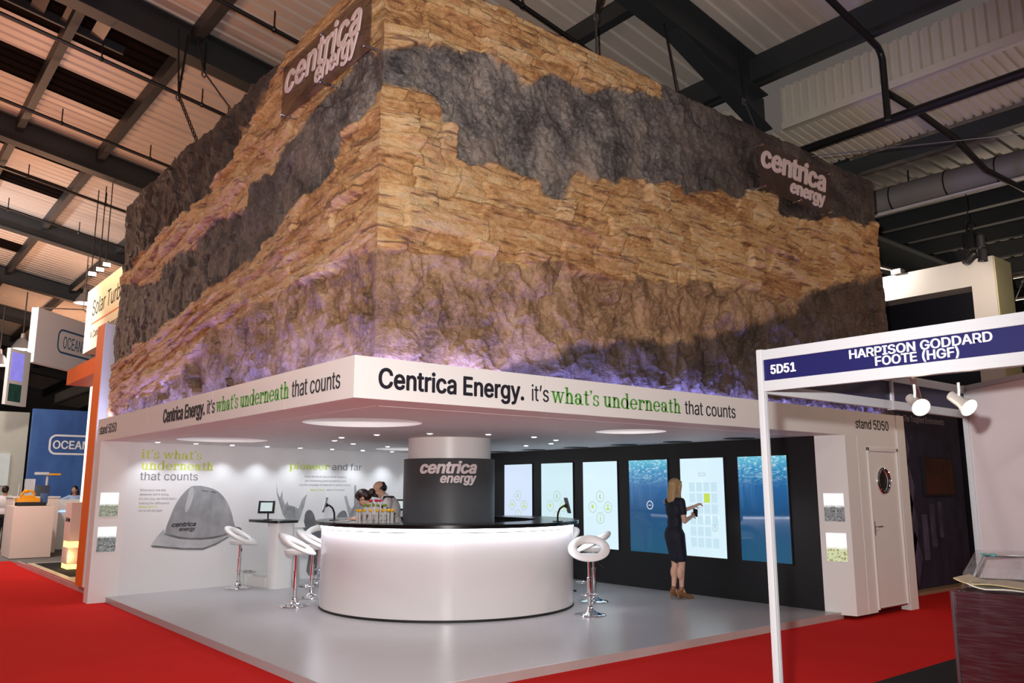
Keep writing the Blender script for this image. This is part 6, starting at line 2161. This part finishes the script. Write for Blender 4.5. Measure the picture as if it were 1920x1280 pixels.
# desk instrument
root = thing('instrument_stand', 'grey and yellow instrument on a post standing on the counter', 'instrument', (1.35, 19.6, 1.46))
m = MB(); m.tube([(1.35, 19.6, 1.46), (1.35, 19.6, 2.05)], .03, 8); m.build('post', M('mast_grey', (.6, .6, .6)), root)
m = MB(); m.box(1.05, 1.37, 19.5, 19.7, 2.03, 2.10, .01); m.build('arm', M('mast_grey', (.6, .6, .6)), root)
m = MB(); m.box(1.37, 1.66, 19.52, 19.68, 2.02, 2.07, .01); m.build('tip', YEL, root)
m = MB(); m.box(1.12, 1.42, 19.5, 19.8, 1.46, 1.75, .01); m.build('housing', M('housing_dark', (.05, .06, .09), .4), root)
root = thing('glass_case', 'clear display case on the counter beside the instrument', 'display case', (.95, 19.6, 1.46))
m = MB(); m.box(.84, 1.06, 19.5, 19.7, 1.48, 1.92, .0); m.build('case_glass', GLASS, root, smooth=None)
m = MB(); m.box(.83, 1.07, 19.49, 19.71, 1.46, 1.48, .0); m.build('case_base', NEARBLACK, root, smooth=None)

# far people
def far_person(label, loc, rz, shirt, hair_m, arm_out=False, long_hair=False, skin=SKIN2):
    r = thing('person', label, 'person', (0, 0, 0))
    hs, P = head_shapes((.03, 0, 1.62), (1, 0, -.1), (0, 0, 1), 1.0)
    la = ((.0, .19, 1.40), (.08, .24, 1.15), (.30, .16, 1.12)) if not arm_out else ((.0, .19, 1.40), (.10, .42, 1.25), (.16, .66, 1.24))
    ra = ((.0, -.17, 1.40), (.12, -.42, 1.28), (.16, -.68, 1.28)) if label.startswith('woman') else ((.0, -.19, 1.40), (.02, -.45, 1.33), (.10, -.70, 1.30))
    b = hs + [('c', (0, 0, 1.42), (.02, 0, 1.56), .055, .05), ('e', (-.01, 0, 1.27), (.11, .16, .19)), ('c', (0, .15, 1.40), (0, -.15, 1.40), .06, .06), ('e', (0, 0, 1.0), (.11, .15, .18))]
    for A in (la, ra):
        b += [('c', A[0], A[1], .05, .04), ('c', A[1], A[2], .04, .027)]
        d = (V(A[2]) - V(A[1]))
        b += hand_shapes(A[2], d, (0, 0, -1), .5, 1 if A is la else -1)
    for s in (-1, 1):
        b += [('c', (0, s * .09, .90), (.02, s * .09, .48), .09, .06), ('c', (.02, s * .09, .48), (-.02, s * .09, .07), .058, .04)]
    bd_ = blob('body', b, .009, skin, r, 2); face_bits(P, bd_)
    sh = [('e', (-.01, 0, 1.27), (.125, .175, .20)), ('c', (0, .15, 1.405), (0, -.15, 1.405), .07, .07), ('e', (0, 0, 1.02), (.125, .165, .18))]
    for A in (la, ra):
        e = V(A[1]) + (V(A[2]) - V(A[1])) * .75
        sh += [('c', A[0], A[1], .062, .054), ('c', A[1], e, .054, .042)]
    blob('shirt', sh, .010, shirt, r, 2)
    blob('trousers', [('e', (0, 0, .92), (.13, .165, .12))] + [x for s in (-1, 1) for x in (('c', (0, s * .09, .90), (.02, s * .09, .48), .10, .075), ('c', (.02, s * .09, .48), (-.02, s * .09, .09), .073, .065))], .012, APRON, r, 2)
    ha = [('e', P(-.025, 0, .04), (.098, .084, .088)), ('e', P(-.045, 0, -.01), (.075, .084, .075))]
    if long_hair:
        ha += [('c', P(-.05, .05, -.02), P(-.04, .08, -.20), .05, .05), ('c', P(-.05, -.05, -.02), P(-.04, -.08, -.20), .05, .05), ('c', P(-.07, 0, -.02), P(-.08, 0, -.20), .06, .06)]
    blob('hair', ha, .009, hair_m, r, 2)
    for s in (-1, 1):
        shoe(r, (-.02, s * .09, .06), (1, s * .1, 0), 0, BSH)
    r.location = loc; r.rotation_euler = (0, 0, rz)
    return r


far_person('man in a white shirt seen from behind, arms out, at the far left counter', (.62, 21.2, 0), YAW + .2, BLOUSE, DHAIR)
far_person('woman in a pale blue shirt reaching along the white counter before the blue wall', (2.42, 21.4, 0.0), YAW + PI + .1, M('pale_blue_shirt', srgb(150, 170, 205), .8), DHAIR, arm_out=False, long_hair=True)
# hanging banner
bd = Vector((math.cos(math.radians(47)), math.sin(math.radians(47)), 0))
pb = Vector((1.10, 22.0, 0))
TBn = frame(pb, bd, (0, 0, 1))
root = thing('hanging_banner', 'white hanging box banner with blue rounded logo outline at upper left', 'banner', pb + Vector((0, 0, 6.3)))
WB = M('white_banner', srgb(236, 228, 230), .8, noise=(1.2, .03), bump=(1.5, .3, .05))
Tn = TBn @ Matrix.Translation((0, 0, 0))
m = MB(); m.box(0, 4.2, 5.38, 7.05, -.22, 0, .01, 0, Tn); m.build('banner_box', WB, root, smooth=None)
m = MB(); put_text(m, 'OCEANEERING', Tn @ Matrix.Translation((1.35, 6.03, .0)), 2.1, .38, -.004); outline(m, Tn, 1.05, 3.75, 5.85, 6.62, .25, .06)
m.build('lettering', M('banner_blue', srgb(44, 96, 136), .6), root, smooth=None, label='blue lettering in a rounded outline')
m = MB(); m.tube([Tn @ V((.05, 7.05, -.1)), Tn @ V((2.4, 7.5, -.1)), Tn @ V((4.15, 7.05, -.1))], .02, 6); m.tube([Tn @ V((2.4, 7.5, -.1)), Tn @ V((2.4, 9.62, -.1))], .015, 6); m.build('hanging_wire', ALU, root)
lamp('AREA', 'banner_fill', (-2.5, 21.0, 7.6), 260, (1.0, .93, .93), aim=(2.4, 23.4, 6.2), shape='DISK', size=.6)  # unseen lamp added to brighten the hanging banner
lamp('AREA', 'stand_fill', (-1.0, 14.5, 6.2), 260, (1.0, .88, .80), aim=(1.4, 20.5, 1.2), shape='DISK', size=.6)  # unseen lamp added to lift the far left block, counters and walls
lamp('AREA', 'return_uplight', (.12, 8.75, 2.78), 3.0, (.62, .64, 1.0), aim=(.28, 9.22, 3.3), shape='RECTANGLE', size=.3, size_y=.1)
# tall white sign post with violet picture
root = thing('tower_sign', 'tall narrow white sign with violet picture standing over the pale wall', 'sign', (.45, 18, 3.5))
TT = frame((.36, 21.0, 0), bd, (0, 0, 1))
m = MB(); m.box(0, .9, 4.0, 5.6, -.10, 0, .005, 0, TT); m.build('sign_box', WHITE, root)
m = MB(); m.box(.08, .62, 4.7, 5.5, .0005, .006, 0, 0, TT); m.build('picture', M('violet_picture', (.2, .2, .6), .4, noise=(5, .8), emit=((.25, .22, .75), .8)), root, smooth=None)
m = MB(); m.box(.08, .62, 4.1, 4.6, .0005, .006, 0, 0, TT); m.build('dark_picture', M('green_dark_picture', (.03, .10, .08), .4, noise=(5, .8)), root, smooth=None)
# high-bay lamps and warm spots in view
for i, (p, lb) in enumerate((((1.32, 26, 6.3), 'white glowing high bay lamp left of the white banner'), ((.70, 26, 5.7), 'white glowing high bay lamp at the left frame edge'), ((3.10, 26, 8.15), 'white glowing high bay lamp right above the white banner'))):
    r = thing('high_bay_lamp', lb, 'lamp', p, 0, 'high bay lamps of the hall')
    m = MB(); m.lathe([(.06, .55), (.08, .38), (.16, .32), (.34, .02), (.36, 0), (.33, .0), (.14, .28), (.001, .30)], 28, p); m.build('lamp_shade', M('lamp_grey', (.25, .25, .25), .4, .5), r)
    m = MB(); m.lathe([(.001, .0), (.33, .01)], 28, p); m.build('lamp_glow', M('highbay_glow', (1, 1, 1), .5, emit=((.90, .90, 1), 6.0)), r)
    m = MB(); m.tube([V(p) + V((0, 0, .5)), V(p) + V((0, 0, 2.0))], .02, 6); m.build('hanger', NEARBLACK, r)
for i, (p, lb) in enumerate((((1.56, 16, 7.16), 'warm lit floodlight near the roof left of the rock, uppermost of three'), ((1.42, 16, 7.01), 'warm lit floodlight near the roof left of the rock, middle of three'), ((1.255, 16, 6.87), 'warm lit floodlight near the roof left of the rock, lowest of three'))):
    r = thing('floodlight', lb, 'lamp', p, 0, 'warm floodlights left of the rock')
    m = MB(); m.box(p[0] - .09, p[0] + .09, p[1] - .06, p[1] + .1, p[2] - .04, p[2] + .06, .01); m.build('housing', NEARBLACK, r)
    m = MB(); m.box(p[0] - .085, p[0] + .085, p[1] - .07, p[1] - .06, p[2] - .045, p[2] + .05, .002); m.build('flood_glow', M('flood_glow', (1, 1, 1), .5, emit=((1, .74, .42), 9.0)), r)
    m = MB(); m.tube([V(p) + V((0, .05, .05)), V(p) + V((0, .05, 2.2))], .012, 6); m.build('bracket', NEARBLACK, r)

# ------------------------------------------------------------------ rigging above the rock
STRAP = M('black_strap', (.010, .010, .010), .8)
SHK = M('shackle_steel', (.20, .20, .22), .35, .8)


def rig(label, top, mid, bot, chain=False, yw=.12):
    top, mid, bot = V(top), V(mid), V(bot)
    r = thing('rigging_strap', label, 'rigging', top, 0, 'straps holding up the rock')
    m = MB()
    for dx in (-yw, yw):
        m.bar(top + V((0, dx * .3, 0)) + V((dx * .8, 0, 0)), mid, .045, .012)
    m.build('strap', STRAP, r)
    m = MB(); m.tube([mid + V((.035 * math.cos(a), 0, -.04 + .06 * math.sin(a))) for a in [2 * PI * k / 18 for k in range(18)]], .014, 8, closed=True); m.build('shackle', SHK, r)
    m = MB()
    if chain:
        n = int((mid - bot).length / .075)
        for k in range(n):
            c = mid.lerp(bot, (k + .5) / n)
            ax = V((1, 0, 0)) if k % 2 else V((0, 1, 0))
            m.tube([c + ax * .016 * math.cos(a) + V((0, 0, .048 * math.sin(a))) for a in [2 * PI * q / 10 for q in range(10)]], .008, 5, closed=True)
        m.build('chain', NEARBLACK, r)
    else:
        m.tube([mid, bot], .014, 8); m.build('cable', SHK, r)
    return r


rig('strap and chain hanging from the second rafter left of the rock', (.83, 8.29, 9.66), (.82, 8.27, 8.45), (.75, 6.2, 6.42), True)
rig('strap with slanting cable from the same rafter to the rock edge', (1.15, 8.29, 9.62), (1.23, 8.28, 9.03), (.75, 4.6, 6.42))
rig('strap and shackle hanging from the broad rafter at the right rock edge', (7.35, 1.29, 8.68), (7.34, 1.26, 7.72), (7.3, .8, 6.42), yw=.08)
rig('strap and shackle above the middle of the right rock edge', (4.35, 1.29, 8.70), (4.08, 1.26, 7.90), (3.6, .8, 6.42), yw=.2)
m = MB(); m.tube([(5.70, 1.45, 8.48), (5.1, .7, 6.42)], .012, 6); tag(m.build('hanging_rod', NEARBLACK), 'thin black rod from the rafter to the right rock edge', 'rod')
m = MB(); m.tube([(1.9, 5.6, 8.7), (.75, 3.7, 6.42)], .014, 6); tag(m.build('hanging_cable', NEARBLACK), 'thin slanting cable left of the rock name plate', 'cable')
m = MB(); m.tube([(7.2, .10, 6.35), (12.0, -6, 6.55)], .008, 6); tag(m.build('hanging_wire', SHK), 'thin wire running from the right name plate past the duct', 'cable')
